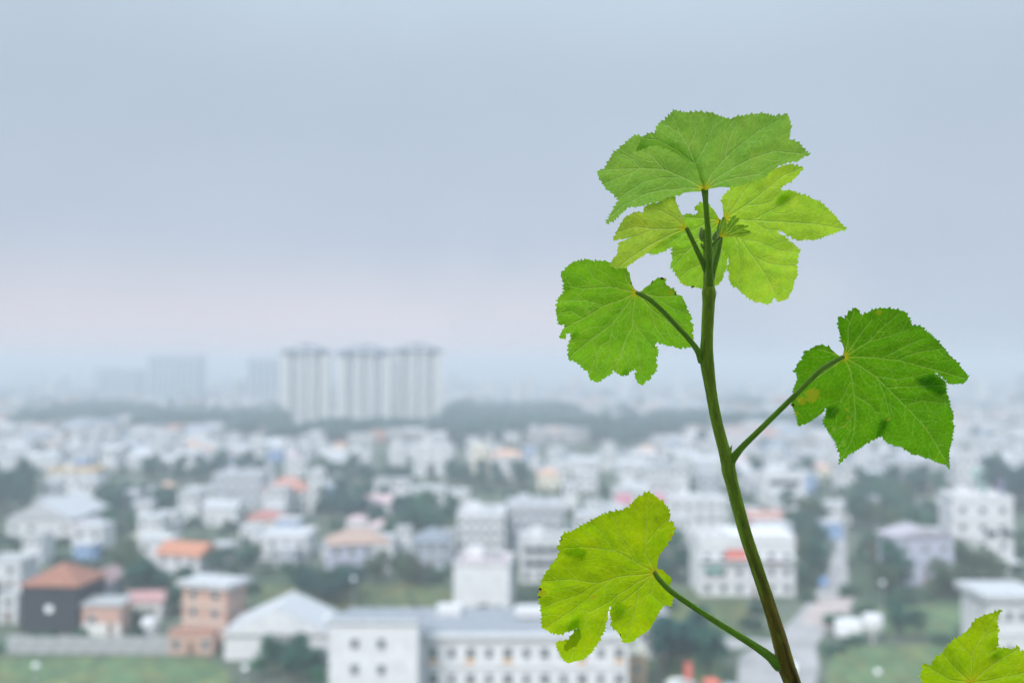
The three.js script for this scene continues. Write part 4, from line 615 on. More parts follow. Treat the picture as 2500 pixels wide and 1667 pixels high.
const TUBES = {
  main_stem: [0.1758, 50.1247, -0.9021, 0.00205, 0.1773, 50.0947, -0.9009, 0.00372, 0.178, 50.076, -0.8994, 0.00482, 0.1781, 50.067, -0.8986, 0.0063, 0.1778, 50.0555, -0.8989, 0.00556, 0.1767, 50.0278, -0.8996, 0.00537, 0.1763, 50.01, -0.9, 0.00611, 0.177, 50.0019, -0.9002, 0.00611, 0.1807, 49.9748, -0.9009, 0.005, 0.1848, 49.9522, -0.9015, 0.005, 0.1904, 49.9297, -0.9021, 0.00519, 0.1948, 49.9148, -0.9024, 0.0063, 0.1963, 49.9056, -0.9027, 0.0063, 0.1996, 49.8926, -0.903, 0.00574, 0.2111, 49.85, -0.9041, 0.00574, 0.2226, 49.8152, -0.905, 0.00574, 0.2337, 49.7808, -0.9058, 0.00611, 0.2441, 49.746, -0.9067, 0.00704, 0.2481, 49.7297, -0.9071, 0.00796, 0.2541, 49.7138, -0.9075, 0.00759, 0.2648, 49.6723, -0.9086, 0.00778, 0.2722, 49.6279, -0.9097, 0.00796, 0.2759, 49.5724, -0.9111, 0.00815, 0.2778, 49.4687, -0.9137, 0.00852],
  petiole_top: [0.1694, 50.1553, -0.8703, 0.00306, 0.1717, 50.147, -0.8786, 0.00245, 0.1743, 50.1297, -0.885, 0.00247, 0.1766, 50.1119, -0.8895, 0.00266, 0.1777, 50.094, -0.8939, 0.00313, 0.1783, 50.0721, -0.8975, 0.00407],
  petiole_right_pale: [0.1964, 50.1378, -0.9198, 0.00133, 0.1934, 50.1265, -0.9151, 0.00189, 0.1903, 50.1126, -0.9094, 0.00244, 0.1868, 50.099, -0.9058, 0.00243, 0.183, 50.0855, -0.9021, 0.00223, 0.1798, 50.0723, -0.8995, 0.0026],
  petiole_left_folded: [0.155, 50.1233, -0.8812, 0.00182, 0.1608, 50.1132, -0.8854, 0.00201, 0.1668, 50.1029, -0.8907, 0.0023, 0.1722, 50.0942, -0.8959, 0.00259, 0.1761, 50.0853, -0.8991, 0.0026],
  petiole_behind: [0.1998, 50.1398, -0.9488, 0.00118, 0.1952, 50.1263, -0.9421, 0.00156, 0.1883, 50.1052, -0.9276, 0.00191, 0.1803, 50.08, -0.9033, 0.00223],
  petiole_left_middle: [0.1129, 50.0668, -0.8996, 0.00167, 0.117, 50.0645, -0.8947, 0.00221, 0.1238, 50.0594, -0.8878, 0.0022, 0.1355, 50.048, -0.8841, 0.00209, 0.1479, 50.035, -0.8854, 0.0021, 0.1594, 50.0233, -0.8897, 0.00238, 0.1674, 50.0137, -0.8959, 0.00277, 0.1717, 50.0044, -0.9002, 0.00333],
  petiole_right_dark: [0.301, 50.0089, -0.9031, 0.00186, 0.2922, 50.0054, -0.8982, 0.00222, 0.2772, 49.9976, -0.8903, 0.00229, 0.2537, 49.976, -0.8869, 0.00237, 0.2353, 49.9577, -0.8884, 0.00237, 0.2174, 49.9393, -0.8918, 0.00256, 0.2069, 49.9282, -0.8951, 0.00285, 0.2007, 49.9192, -0.8993, 0.00351, 0.1964, 49.9114, -0.9025, 0.00444],
  petiole_low_left: [0.1269, 49.8171, -0.8909, 0.00201, 0.1307, 49.8114, -0.8861, 0.00236, 0.1398, 49.8026, -0.8823, 0.00253, 0.1613, 49.7876, -0.8827, 0.00262, 0.1837, 49.7726, -0.887, 0.00281, 0.2123, 49.7539, -0.8945, 0.00329, 0.2305, 49.7404, -0.9019, 0.00405, 0.2417, 49.729, -0.9071, 0.00519],
  petiole_corner: [0.4031, 49.7224, -0.8803, 0.00162, 0.3893, 49.7054, -0.8757, 0.00214, 0.3588, 49.6753, -0.8805, 0.00233, 0.3205, 49.6414, -0.8944, 0.00255, 0.2812, 49.6098, -0.9092, 0.00333],
  petiole_young: [0.1869, 50.1161, -0.8893, 0.0011, 0.1849, 50.1142, -0.8914, 0.0011, 0.1824, 50.1114, -0.8955, 0.00129, 0.1804, 50.1082, -0.8986, 0.00148],
};
const SPOTS = {"bud_left": [0.1737, 50.1214, -0.9032], "bud_right": [0.1834, 50.1204, -0.9032], "stipule_a": [0.1733, 50.1099, -0.8995], "hair": [0.1846, 50.0669, -0.8976], "stip_right": [0.1977, 49.9266, -0.9011], "stip_low": [0.2364, 49.7404, -0.9059]};

// ---------------------------------------------------------------- the balcony the photograph is taken from (behind and below the frame) and the pot
const V3 = (a) => new THREE.Vector3(...a);
{
  const o = thing('apartment_building', 'tall rendered apartment block whose balcony holds the camera and the plant', 'building'); o.position.set(0, 0, 7.6);
  part('wall', wallBox(26, 61, 12.8), wallMat(0.46, 0.45, 0.43), o);
  box('balcony_floor', ROOF.concrete, o, -3.4, 3.4, 48.2, 48.4, -8.9, -6.401);
  box('balcony_parapet', wallMat(0.55, 0.53, 0.5), o, -3.4, 3.4, 48.401, 49.05, -8.88, -8.3);
  for (const s of [-1, 1]) box('balcony_side', wallMat(0.55, 0.53, 0.5), o, s * 3.3 - 0.09, s * 3.3 + 0.09, 48.401, 49.05, -8.299, -6.402);
  box('balcony_door', M.glass, o, -1, 1, 48.45, 50.6, -6.47, -6.41);
}
const base = [0.275, 49.05, -0.9];
{
  const o = thing('planter', 'terracotta trough of dark soil on the balcony ledge', 'planter'); o.position.set(...base);
  const clay = new THREE.MeshStandardMaterial({ color: lin(0.42, 0.19, 0.11), roughness: 0.9, bumpMap: rough, bumpScale: 0.002 });
  const outer = [[-0.34, 0.34, 0, 0.02, -0.1, 0.1], [-0.34, 0.34, 0.021, 0.22, -0.115, -0.1], [-0.34, 0.34, 0.021, 0.22, 0.1, 0.115], [-0.355, -0.34, 0.021, 0.22, -0.115, 0.115], [0.34, 0.355, 0.021, 0.22, -0.115, 0.115]];
  part('trough', mergeGeometries(outer.map(([a, b, c, d, e, f]) => { const g = new THREE.BoxGeometry(b - a, d - c, f - e); g.translate((a + b) / 2, (c + d) / 2, (e + f) / 2); return g; })), clay, o);
  box('soil', new THREE.MeshStandardMaterial({ color: lin(0.035, 0.026, 0.02), roughness: 1, bumpMap: rough, bumpScale: 0.01 }), o, -0.339, 0.339, 0.022, 0.19, -0.099, 0.099);
}

// ---------------------------------------------------------------- the plant
const plant = thing('mallow_plant', 'tall green mallow stem with large lobed sunlit leaves in sharp focus', 'plant'); plant.userData.label = 'tall green mallow stem with large toothed lobed leaves, in sharp focus'; plant.position.set(...base);
const TONE = [[148, 192, 62], [194, 232, 52], [198, 222, 58], [166, 214, 40], [140, 200, 28], [104, 170, 8], [194, 226, 6], [160, 196, 48]];

function sweep(list, rings = 14, bend = 5) {          // tapered tube through [x, y, z, r, ...]
  const P = [], R = []; for (let i = 0; i < list.length; i += 4) { P.push(new THREE.Vector3(list[i], list[i + 1], list[i + 2])); R.push(list[i + 3]); }
  const c = new THREE.CatmullRomCurve3(P, false, 'centripetal'), n = (P.length - 1) * bend, pos = [], uv = [], idx = [];
  let len = 0, last = null, side = new THREE.Vector3(1, 0, 0.2);
  for (let i = 0; i <= n; i++) {
    const t = i / n, k = Math.min(P.length - 2, Math.floor(t * (P.length - 1))), f = t * (P.length - 1) - k, p = c.getPoint(t), d = c.getTangent(t).normalize(), r = mix(R[k], R[k + 1], sm(f));
    if (last) len += p.distanceTo(last); last = p;
    side = side.clone().sub(d.clone().multiplyScalar(side.dot(d))).normalize(); const up = d.clone().cross(side);
    for (let j = 0; j <= rings; j++) { const a = (j / rings) * Math.PI * 2, w = r * (1 + 0.035 * Math.sin(a * 5 + len * 40) + 0.05 * (noise(j % rings, len * 260, 81) - 0.5)); pos.push(p.x + (side.x * Math.cos(a) + up.x * Math.sin(a)) * w, p.y + (side.y * Math.cos(a) + up.y * Math.sin(a)) * w, p.z + (side.z * Math.cos(a) + up.z * Math.sin(a)) * w); uv.push(j / rings, len / 0.1); }
  }
  for (let i = 0; i < n; i++) for (let j = 0; j < rings; j++) { const a = i * (rings + 1) + j, b = a + rings + 1; idx.push(a, b, a + 1, b, b + 1, a + 1); }
  for (const e of [0, n]) { const q = pos.length / 3, p = c.getPoint(e / n); pos.push(p.x, p.y, p.z); uv.push(0.5, len / 0.1); for (let j = 0; j < rings; j++) { const a = e * (rings + 1) + j; e ? idx.push(a, q, a + 1) : idx.push(a, a + 1, q); } }
  const g = new THREE.BufferGeometry(); g.setAttribute('position', new THREE.Float32BufferAttribute(pos, 3)); g.setAttribute('uv', new THREE.Float32BufferAttribute(uv, 2)); g.setIndex(idx); g.computeVertexNormals();
  const nn = g.attributes.normal; for (let i = 0; i <= n; i++) { const a = i * (rings + 1), b = a + rings, v = new THREE.Vector3(nn.getX(a) + nn.getX(b), nn.getY(a) + nn.getY(b), nn.getZ(a) + nn.getZ(b)).normalize(); nn.setXYZ(a, v.x, v.y, v.z); nn.setXYZ(b, v.x, v.y, v.z); }
  return g;
}
const fuzz = { transmission: 0.15, thickness: 0, sheen: 1, sheenRoughness: 0.55, sheenColor: lin(0.86, 1, 0.62), roughness: 0.85 };
const stemTex = texture(256, 1024, (x, y) => {   // green skin, brown bark splitting in over the lowest stretch
  const n = fbm(x / 40, y / 160, 91, 4), f = fbm(x / 7, y / 60, 93, 3), s = fbm(x / 3, y / 3, 95, 2), v = 0.86 + 0.3 * (n - 0.5) + 0.22 * (f - 0.5) + 0.16 * (s - 0.5);
  return [166 * v, 206 * v, 52 * v];
});
const stemMat = new THREE.MeshPhysicalMaterial({ map: stemTex, ...fuzz, transmission: 0, bumpMap: rough, bumpScale: 0.0006, vertexColors: true });
const petioleMat = new THREE.MeshPhysicalMaterial({ map: stemTex, color: lin(1.1, 1.25, 0.9), ...fuzz, transmission: 0.45, sheen: 0.12, roughness: 0.95 });

{ // stem with bark: the brown streaks near the foot are pigment set on the surface
  const g = sweep(TUBES.main_stem, 28, 8), p = g.attributes.position, uv = g.attributes.uv, col = new Float32Array(p.count * 3);
  for (let i = 0; i < p.count; i++) {
    const y = p.getY(i), a = uv.getX(i) * 6.283, low = step(49.88, 49.76, y + 0.05 * (noise(uv.getX(i) * 5, uv.getY(i) * 3, 101) - 0.5)), st = fbm(uv.getX(i) * 9, uv.getY(i) * 2.2, 103, 3), k = low * step(0.30, 0.50, st);
    const dark = low * step(0.52, 0.6, fbm(uv.getX(i) * 14 + 5, uv.getY(i) * 1.4, 107, 3));
    const c = [mix(1, 0.85, k), mix(1, 0.40, k), mix(1, 0.55, k)]; for (let q = 0; q < 3; q++) col[i * 3 + q] = c[q] * mix(1, 0.28, dark);
  }
  g.setAttribute('color', new THREE.Float32BufferAttribute(col, 3)); g.translate(-base[0], -base[1], -base[2]);
  part('stem', g, stemMat, plant);
}

// --- leaf blades
function delaunay(pts) {
  const n = pts.length, S = 1e4, P = [...pts, [-S, -S], [S, -S], [0, S]];
  const circ = (a, b, c) => { const [ax, ay] = P[a], [bx, by] = P[b], [cx, cy] = P[c], d = 2 * (ax * (by - cy) + bx * (cy - ay) + cx * (ay - by)), a2 = ax * ax + ay * ay, b2 = bx * bx + by * by, c2 = cx * cx + cy * cy, ux = (a2 * (by - cy) + b2 * (cy - ay) + c2 * (ay - by)) / d, uy = (a2 * (cx - bx) + b2 * (ax - cx) + c2 * (bx - ax)) / d; return [a, b, c, ux, uy, (ax - ux) ** 2 + (ay - uy) ** 2]; };
  const order = [...Array(n).keys()].sort((a, b) => pts[a][0] - pts[b][0]);
  let open = [circ(n, n + 1, n + 2)], done = [];
  for (const i of order) {
    const [x, y] = P[i], edges = new Map(), keep = [];
    for (const t of open) {
      const dx = x - t[3], dy = y - t[4];
      if (dx > 0 && dx * dx > t[5]) { done.push(t); continue; }
      if (dx * dx + dy * dy > t[5] + 1e-9) { keep.push(t); continue; }
      for (const [a, b] of [[t[0], t[1]], [t[1], t[2]], [t[2], t[0]]]) { const k = a < b ? a * 65536 + b : b * 65536 + a; edges.has(k) ? edges.set(k, null) : edges.set(k, [a, b]); }
    }
    for (const e of edges.values()) if (e) { const t = circ(e[0], e[1], i); if (Number.isFinite(t[5])) keep.push(t); }
    open = keep;
  }
  return [...done, ...open].filter((t) => t[0] < n && t[1] < n && t[2] < n);
}
const pairs = (a) => { const o = []; for (let i = 0; i < a.length; i += 2) o.push([a[i], a[i + 1]]); return o; };
function toothed(poly, seed, teeth = 1) {               // millimetres; forward-leaning teeth along the margin
  let out = [], k = 0, area = 0; for (let i = 0; i < poly.length; i++) { const [a, b] = poly[i], [c, d] = poly[(i + 1) % poly.length]; area += a * d - c * b; }
  const turn = area > 0 ? 1 : -1;
  for (let i = 0; i < poly.length; i++) {
    const [x0, y0] = poly[i], [x1, y1] = poly[(i + 1) % poly.length], L = Math.hypot(x1 - x0, y1 - y0); if (L < 0.05) continue;
    const nx = (turn * (y1 - y0)) / L, ny = (-turn * (x1 - x0)) / L, r0 = Math.hypot(x0, y0), r1 = Math.hypot(x1, y1), n = Math.max(1, Math.round(L / (2.8 + 2.6 * hash(i, seed, 5)))), plain = Math.min(r0, r1) < 13 || !teeth;
    for (let j = 0; j < n; j++) {
      const t0 = j / n, lean = r1 > r0 ? 0.72 : 0.28, amp = plain ? 0 : teeth * (0.7 + 1.9 * hash(++k, seed) ** 1.3) * Math.min(1, L / n / 3);
      const s = L / n; out.push([mix(x0, x1, t0), mix(y0, y1, t0)]);
      if (s > 1.2) for (const f of s > 3 ? [0.25, lean, 0.9] : [lean]) { const h = amp * (f === lean ? 1 : f < lean ? 0.35 : 0.2), t = t0 + f / n; out.push([mix(x0, x1, t) + nx * h, mix(y0, y1, t) + ny * h]); }
    }
  }
  return out;
}
function sheetOf(poly, spacing, lift) {                 // triangulated blade in millimetres
  const xs = poly.map((p) => p[0]), ys = poly.map((p) => p[1]), x0 = Math.min(...xs), x1 = Math.max(...xs), y0 = Math.min(...ys), y1 = Math.max(...ys), pts = [...poly], edge = poly.length;
  const near = (x, y) => { for (let i = 0; i < edge; i++) if ((poly[i][0] - x) ** 2 + (poly[i][1] - y) ** 2 < (spacing * 0.55) ** 2) return true; return false; };
  let row = 0; for (let y = y0; y < y1; y += spacing * 0.866, row++) for (let x = x0 + (row % 2) * spacing * 0.5; x < x1; x += spacing) { const px = x + (hash(row, x | 0, 3) - 0.5) * 0.2 * spacing, py = y + (hash(row, x | 0, 4) - 0.5) * 0.2 * spacing; if (inside(poly, px, py) && !near(px, py)) pts.push([px + 1e-4 * row, py]); }
  const seen = new Set(), uniq = pts.map((p, i) => [p[0] + hash(i, 1) * 1e-3, p[1] + hash(i, 2) * 1e-3]);
  const tri = delaunay(uniq), pos = [], idx = [];
  for (const [x, y] of uniq) { const w = lift(x, y); pos.push(x / 1000, y / 1000, w / 1000); }
  for (const [a, b, c] of tri) { const cx = (uniq[a][0] + uniq[b][0] + uniq[c][0]) / 3, cy = (uniq[a][1] + uniq[b][1] + uniq[c][1]) / 3; if (!inside(poly, cx, cy)) continue; const o = (uniq[b][0] - uniq[a][0]) * (uniq[c][1] - uniq[a][1]) - (uniq[b][1] - uniq[a][1]) * (uniq[c][0] - uniq[a][0]); o > 0 ? idx.push(a, b, c) : idx.push(a, c, b); }
  return { pos, idx, n: uniq.length };
}
const distSeg = (x, y, [ax, ay], [bx, by]) => { const dx = bx - ax, dy = by - ay, t = clamp(((x - ax) * dx + (y - ay) * dy) / (dx * dx + dy * dy + 1e-9)); return [Math.hypot(x - ax - dx * t, y - ay - dy * t), t]; };

function leaf(L, parent, name, petiole) {
  const seed = L.key.length * 31 + L.key.charCodeAt(0) * 7 + L.key.charCodeAt(L.key.length - 1), poly = pairs(L.outline), main = L.veins.map(pairs);
  const rough2 = toothed(poly, seed, L.key === 'young' ? 0.35 : L.key === 'left_folded' ? 0.7 : 1), young = L.key === 'young';
  // side veins, grown off the main ones until they near the margin or another vein
  const segs = []; main.forEach((v) => { let len = 0; for (let i = 0; i + 1 < v.length; i++) { const l = Math.hypot(v[i + 1][0] - v[i][0], v[i + 1][1] - v[i][1]); segs.push({ a: v[i], b: v[i + 1], w: Math.hypot(...v[0]) < 3 ? 1 : 0.62, s: len, id: v }); len += l; } v.len = len; });
  let k = seed; const rn = () => hash(++k, 77), minor = [];
  for (const v of main) for (let s = 9, sd = 1; s < v.len - 6; s += 7 + 5 * rn(), sd = -sd) {
    const sg = segs.filter((q) => q.id === v && q.s <= s).pop(), l = Math.hypot(sg.b[0] - sg.a[0], sg.b[1] - sg.a[1]), t = clamp((s - sg.s) / l); let x = mix(sg.a[0], sg.b[0], t), y = mix(sg.a[1], sg.b[1], t), dir = Math.atan2(sg.b[1] - sg.a[1], sg.b[0] - sg.a[0]) + sd * (0.75 + 0.2 * rn()); const line = [[x, y]];
    for (let g = 0; g < 16; g++) { x += Math.cos(dir) * 1.6; y += Math.sin(dir) * 1.6; dir -= sd * 0.03 * (1 + rn()); if (!inside(poly, x, y)) break; if (g > 1 && segs.some((q) => q.id !== v && distSeg(x, y, q.a, q.b)[0] < 1.4)) break; line.push([x, y]); }
    if (line.length > 3) minor.push(line);
  }
  const cup = (x, y) => (L.cup[0] * x * x + L.cup[1] * x * y + L.cup[2] * y * y) / 1000;
  const lift = (x, y) => {
    let d = 99; for (const q of segs) { const e = distSeg(x, y, q.a, q.b)[0]; if (e < d) d = e; }
    const r = Math.hypot(x, y), pucker = -Math.min(1, r / 18) * (young ? 1.6 : 2.1) * (1 - Math.exp(-((d / 5.5) ** 2))), wave = Math.min(1, r / 30) * 8 * (fbm(x / 30 + 5, y / 26 + seed, seed, 3) - 0.5), fine = 1.3 * (fbm(x / 6, y / 6, seed + 3, 2) - 0.5) * Math.min(1, r / 12);
    let de = 99; for (let i = 0; i < poly.length; i++) { const e = distSeg(x, y, poly[i], poly[(i + 1) % poly.length])[0]; if (e < de) de = e; }
    const roll = r < 16 ? 0 : 3.4 * (noise(x / 15 + 3, y / 15 + seed, seed + 5) - 0.42) * Math.exp(-((de / 5) ** 2));   // the margin rolls in and out
    return roll + cup(x, y) + pucker + (young ? 0 : wave) + fine;
  };
  // sheets: the blade, lobes folded behind it, and rolled margins in front
  const all = [sheetOf(rough2, young ? 1.2 : 2.6, lift)];
  L.flaps.forEach((f, i) => all.push(sheetOf(toothed(pairs(f), seed + i, 0.5), 2.2, (x, y) => lift(x, y) - 2.2 - 1.2 * noise(x / 7, y / 7, i))));
  L.curls.forEach((f, i) => all.push(sheetOf(toothed(pairs(f), seed + i, 0.8), 1.5, (x, y) => lift(x, y) + 1 + 0.8 * (Math.max(...f.filter((_, j) => j % 2)) - y) + 0.8 * noise(x / 4, y / 4, i))));
  const xs = poly.map((p) => p[0]), ys = poly.map((p) => p[1]), x0 = Math.min(...xs) - 3, x1 = Math.max(...xs) + 3, y0 = Math.min(...ys) - 3, y1 = Math.max(...ys) + 3;
  const geos = all.map(({ pos, idx }) => { const g = new THREE.BufferGeometry(), uv = []; for (let i = 0; i < pos.length; i += 3) uv.push((pos[i] * 1000 - x0) / (x1 - x0), (pos[i + 1] * 1000 - y0) / (y1 - y0)); g.setAttribute('position', new THREE.Float32BufferAttribute(pos, 3)); g.setAttribute('uv', new THREE.Float32BufferAttribute(uv, 2)); g.setIndex(idx); g.computeVertexNormals(); return g; });
  // pigment and relief
  const ppm = 4.6, W = Math.ceil((x1 - x0) * ppm), H = Math.ceil((y1 - y0) * ppm), near = new Float32Array(W * H).fill(9), nearMinor = new Float32Array(W * H).fill(9), wide = new Float32Array(W * H);
  const stamp = (buf, a, b, wa, reach, wbuf) => { const lx = Math.max(0, Math.floor((Math.min(a[0], b[0]) - reach - x0) * ppm)), hx = Math.min(W - 1, Math.ceil((Math.max(a[0], b[0]) + reach - x0) * ppm)), ly = Math.max(0, Math.floor((Math.min(a[1], b[1]) - reach - y0) * ppm)), hy = Math.min(H - 1, Math.ceil((Math.max(a[1], b[1]) + reach - y0) * ppm)); for (let y = ly; y <= hy; y++) for (let x = lx; x <= hx; x++) { const d = distSeg(x / ppm + x0, y / ppm + y0, a, b)[0] / wa, i = y * W + x; if (d < buf[i]) { buf[i] = d; if (wbuf) wbuf[i] = wa; } } };
  for (const q of segs) stamp(near, q.a, q.b, (0.66 * q.w + 0.12) * mix(1, 0.5, clamp(q.s / (q.id.len + 1))), 3.2, wide);
  for (const m of minor) for (let i = 0; i + 1 < m.length; i++) stamp(nearMinor, m[i], m[i + 1], mix(0.42, 0.24, i / m.length), 1.6);
  const base3 = TONE[L.tone], rnd = (x, y, s) => { const ix = Math.floor(x / s), iy = Math.floor(y / s); let f1 = 9, f2 = 9; for (let j = -1; j < 2; j++) for (let i = -1; i < 2; i++) { const dx = (ix + i + hash(ix + i, iy + j, seed)) * s - x, dy = (iy + j + hash(ix + i, iy + j, seed + 1)) * s - y, d = Math.hypot(dx, dy) / s; if (d < f1) { f2 = f1; f1 = d; } else if (d < f2) f2 = d; } return f2 - f1; };
  const marks = (BLEMISH[L.key] ?? []), relief = new Float32Array(W * H);
  const color = texture(W, H, (px, py) => {
    const i = py * W + px, x = px / ppm + x0, y = py / ppm + y0, v1 = Math.exp(-((near[i] / 1.0) ** 2)), v2 = Math.exp(-((nearMinor[i] / 1.1) ** 2)), net = 1 - clamp(rnd(x, y, 4.6) / 0.09), net2 = 1 - clamp(rnd(x + 40, y, 1.9) / 0.16);
    relief[i] = clamp(0.35 + 0.65 * v1 + 0.34 * v2 + 0.22 * net + 0.10 * net2);
    const m = fbm(x / 14, y / 14, seed + 9, 4) - 0.5, g = fbm(x / 2.2, y / 2.2, seed + 13, 2) - 0.5, b = 0.96 + 0.09 * m + 0.11 * g;
    let c = [base3[0] * b * (1 + 0.16 * m), base3[1] * b, base3[2] * b];
    const vein = clamp(0.85 * v1 + 0.56 * v2 + 0.72 * net + 0.34 * net2, 0, 0.9); c = c.map((q, j) => mix(q, [226, 240, 150][j], vein * 0.46));
    const heart = Math.exp(-((Math.hypot(x, y) / 4.2) ** 2)) + 0.35 * Math.exp(-((Math.hypot(x, y) / 14) ** 2)) * v1; c = c.map((q, j) => mix(q, [224, 200, 30][j], clamp(heart) * 0.9));
    for (const [mx, my, mr, kind] of marks) { const d = Math.hypot(x - mx, y - my) / mr + 0.9 * (fbm(x / 2.4, y / 2.4, seed + 17, 3) - 0.5); const t = 1 - step(0.55, 0.95, d); if (t > 0) c = c.map((q, j) => mix(q, (kind ? [92, 40, 18] : [206, 176, 40])[j], t * (kind ? 0.95 : 0.6))); }
    return c;
  });
  const bump = texture(W, H, (px, py) => { const v = relief[py * W + px] * 255; return [v, v, v]; }, false);
  for (const t of [color, bump]) t.wrapS = t.wrapT = THREE.ClampToEdgeWrapping;
  const mat = new THREE.MeshPhysicalMaterial({ map: color, bumpMap: bump, bumpScale: 0.0012, roughness: 0.95, transmission: 0.86, thickness: 0, side: THREE.DoubleSide, specularIntensity: 0.25, sheen: 0.25, sheenRoughness: 0.6, sheenColor: lin(0.8, 0.85, 0.75) });
  const mesh = part(name, mergeGeometries(geos), mat, parent), M4 = new THREE.Matrix4().makeBasis(V3(L.e1), V3(L.e2), V3(L.n)).setPosition(L.at[0] - base[0], L.at[1] - base[1], L.at[2] - base[2]);
  // a leaf under another leaf (a lobe) is given in the plant's frame as well
  const up = parent === plant ? new THREE.Matrix4() : parent.matrix.clone().invert(); up.multiply(M4).decompose(mesh.position, mesh.quaternion, mesh.scale); mesh.updateMatrix();
  const toLocal = M4.clone().invert();
  if (petiole) { const g = sweep(TUBES[petiole], 16, 6); g.translate(-base[0], -base[1], -base[2]); g.applyMatrix4(toLocal); part('petiole', g, petioleMat, mesh); mesh.userData.tube = petiole; }
  return mesh;
}
const BLEMISH = {   // millimetres from the leaf's heart: yellowing (0) and scorched margins (1)
  right_dark: [[-24, -38, 9, 0], [-34, -44, 6, 0], [-42, -42, 2.6, 1], [-41, -48, 2.2, 1], [8, -68, 2.4, 0], [10, -60, 1.8, 0], [30, 40, 3, 0], [92, -76, 2, 0], [50, -63, 2, 0], [-38, -56, 3, 0], [9, -52, 2, 0]],
  left_middle: [[32, 0, 3, 0], [36, -2, 1.5, 1], [24, 12, 2.2, 1], [8, 6, 2, 1], [-4, 9, 2, 1], [14, 9, 1.6, 1]],
  low_left: [[-100, -21, 4, 0], [-102, -17, 1.8, 1], [-103, -25, 1.6, 1], [10, 0, 3, 0], [12, -1, 1.6, 1], [-84, 31, 2, 1], [-30, -62, 1.6, 1], [14, 33, 3, 0], [-55, -22, 3, 0]],
  behind_stem: [[-22, -66, 1.6, 1], [-30, -64, 2, 0]],
  top_left_lobe: [[-92, -33, 2.6, 1]],
};
const byKey = Object.fromEntries(LEAVES.map((l) => [l.key, l]));
const leafLabels = [['behind_stem', 'petiole_behind', 'lit leaf behind the stem'], ['right_pale', 'petiole_right_pale', 'pale three-lobed leaf reaching right'], ['left_middle', 'petiole_left_middle', 'broad mid-green leaf left of the stem'], ['right_dark', 'petiole_right_dark', 'darker leaf at right with yellowed and scorched patches'], ['low_left', 'petiole_low_left', 'yellow-green leaf low on the left'], ['corner', 'petiole_corner', 'leaf cut by the lower right corner'], ['left_folded', 'petiole_left_folded', 'yellowish folded leaf left of the tip'], ['young', 'petiole_young', 'small unfolding young leaf']];
for (const [k, p, label] of leafLabels) leaf(byKey[k], plant, 'leaf', p).userData.label = label;
{
  const top = leaf(byKey.top_right_lobes, plant, 'leaf', 'petiole_top'); top.userData.label = 'large top leaf seen from below'; leaf(byKey.top_left_lobe, top, 'lobe', null);
}
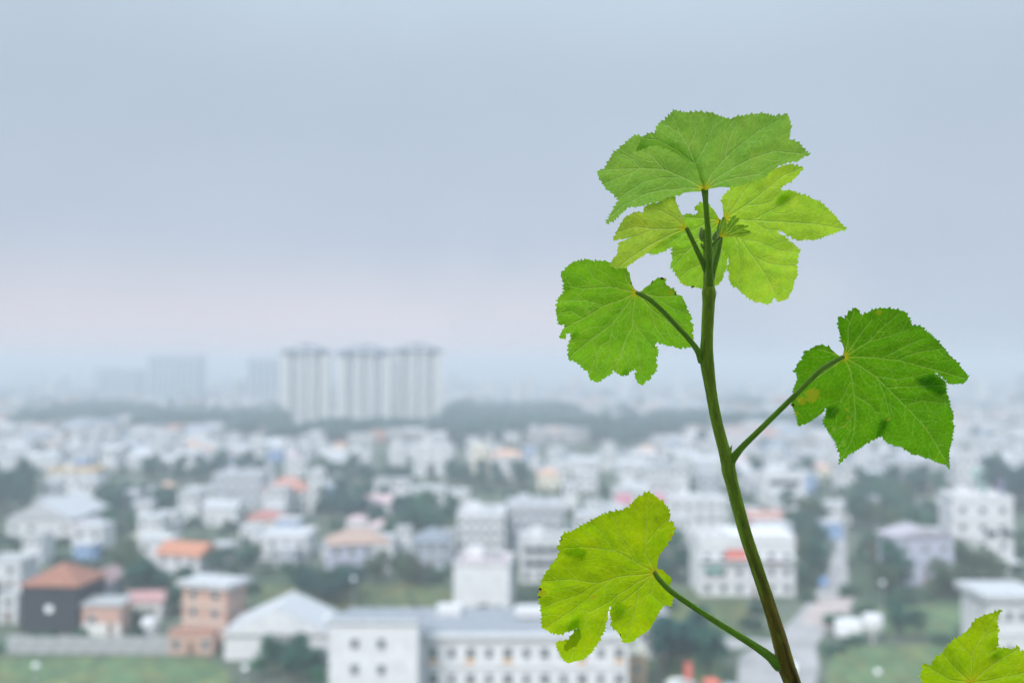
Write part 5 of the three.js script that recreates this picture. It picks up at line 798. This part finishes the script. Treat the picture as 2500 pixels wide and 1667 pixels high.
{ // buds, stipules and one stray hair at the nodes
  const budMat = new THREE.MeshPhysicalMaterial({ color: lin(0.42, 0.52, 0.16), ...fuzz, sheen: 0.1, transmission: 0.35, roughness: 0.9 });
  const bud = (p, r, h, tilt) => { const pts = []; for (let i = 0; i <= 12; i++) { const t = i / 12; pts.push(new THREE.Vector2(r * Math.pow(Math.sin(Math.PI * Math.min(0.999, 0.06 + 0.94 * t)), 0.75) * (1 - 0.35 * t), h * t)); } const g = new THREE.LatheGeometry(pts, 16), a = g.attributes.position; for (let i = 0; i < a.count; i++) { const x = a.getX(i), z = a.getZ(i), f = 1 + 0.12 * Math.cos(Math.atan2(z, x) * 5); a.setX(i, x * f); a.setZ(i, z * f); } g.computeVertexNormals(); part('bud', g, budMat, plant, [p[0] - base[0], p[1] - base[1] - h * 0.55, p[2] - base[2]], null, [0, 0, tilt]); };
  bud(SPOTS.bud_left, 0.0036, 0.0135, 0.1); bud(SPOTS.bud_right, 0.0028, 0.0105, -0.35); bud(SPOTS.stipule_a, 0.0014, 0.006, 0.35);
  const sp = (p, r, h, tilt) => { const g = new THREE.ConeGeometry(r, h, 10, 3); g.scale(1, 1, 0.5); g.translate(0, h / 2, 0); part('stipule', g, budMat, plant, [p[0] - base[0], p[1] - base[1], p[2] - base[2]], null, [0, 0, tilt]); };
  sp([SPOTS.stip_right[0] - 0.0005, SPOTS.stip_right[1] - 0.0025, SPOTS.stip_right[2]], 0.0016, 0.006, -0.3); sp([SPOTS.stip_low[0], SPOTS.stip_low[1] - 0.001, SPOTS.stip_low[2]], 0.0017, 0.0048, 0.9); sp([SPOTS.stip_low[0] + 0.001, SPOTS.stip_low[1] - 0.002, SPOTS.stip_low[2]], 0.0012, 0.004, 1.3);
  const h = SPOTS.hair, c = []; for (let i = 0; i <= 10; i++) { const t = i / 10; c.push(h[0] - base[0] - 0.0032 + 0.0042 * Math.sin(t * 2.6) * (1 - 0.35 * t), h[1] - base[1] + 0.0012 * Math.sin(t * 3) - 0.007 * t * t * t, h[2] - base[2] + 0.002, 0.00018); } part('stray_hair', sweep(c, 6, 2), new THREE.MeshStandardMaterial({ color: lin(0.12, 0.10, 0.08), roughness: 0.8 }), plant);
}

// short pale hairs over the stem and the petioles
function hairs(list, n, parent, toLocal) {
  const g = sweep(list, 14, 6), p = g.attributes.position, nn = g.attributes.normal, ix = g.index.array, m = new THREE.InstancedMesh(HAIR, hairMat, n), q = new THREE.Matrix4(), u = new THREE.Quaternion(), y = new THREE.Vector3(0, 1, 0), a = new THREE.Vector3(), d = new THREE.Vector3();
  g.translate(-base[0], -base[1], -base[2]); if (toLocal) g.applyMatrix4(toLocal);
  for (let i = 0; i < n; i++) { const t = Math.floor(rand() * (ix.length / 3)) * 3; let b = rand(), c = rand(); if (b + c > 1) { b = 1 - b; c = 1 - c; } a.set(0, 0, 0); d.set(0, 0, 0); [[t, 1 - b - c], [t + 1, b], [t + 2, c]].forEach(([k, w]) => { const j = ix[k]; a.x += p.getX(j) * w; a.y += p.getY(j) * w; a.z += p.getZ(j) * w; d.x += nn.getX(j) * w; d.y += nn.getY(j) * w; d.z += nn.getZ(j) * w; }); d.normalize(); d.x += rr(-0.5, 0.5); d.y += rr(-0.5, 0.5); d.z += rr(-0.5, 0.5); d.normalize(); const l = rr(0.5, 1.25); q.compose(a, u.setFromUnitVectors(y, d), new THREE.Vector3(1, l, 1)); m.setMatrixAt(i, q); }
  m.name = 'hairs'; m.userData = { kind: 'stuff' }; parent.add(m);
}
const HAIR = new THREE.ConeGeometry(0.00006, 0.0012, 3, 1); HAIR.translate(0, 0.0005, 0);
const hairMat = new THREE.MeshStandardMaterial({ color: lin(0.62, 0.80, 0.30), roughness: 0.8 });
hairs(TUBES.main_stem, 30000, plant, null);
for (const leafMesh of plant.children.filter((o) => o.name === 'leaf')) { const k = leafMesh.userData.tube; if (k) hairs(TUBES[k], 6000, leafMesh, leafMesh.matrix.clone().invert()); delete leafMesh.userData.tube; }

scene.traverse((o) => { if (o.isMesh) o.castShadow = o.receiveShadow = true; });
renderer.render(scene, camera);
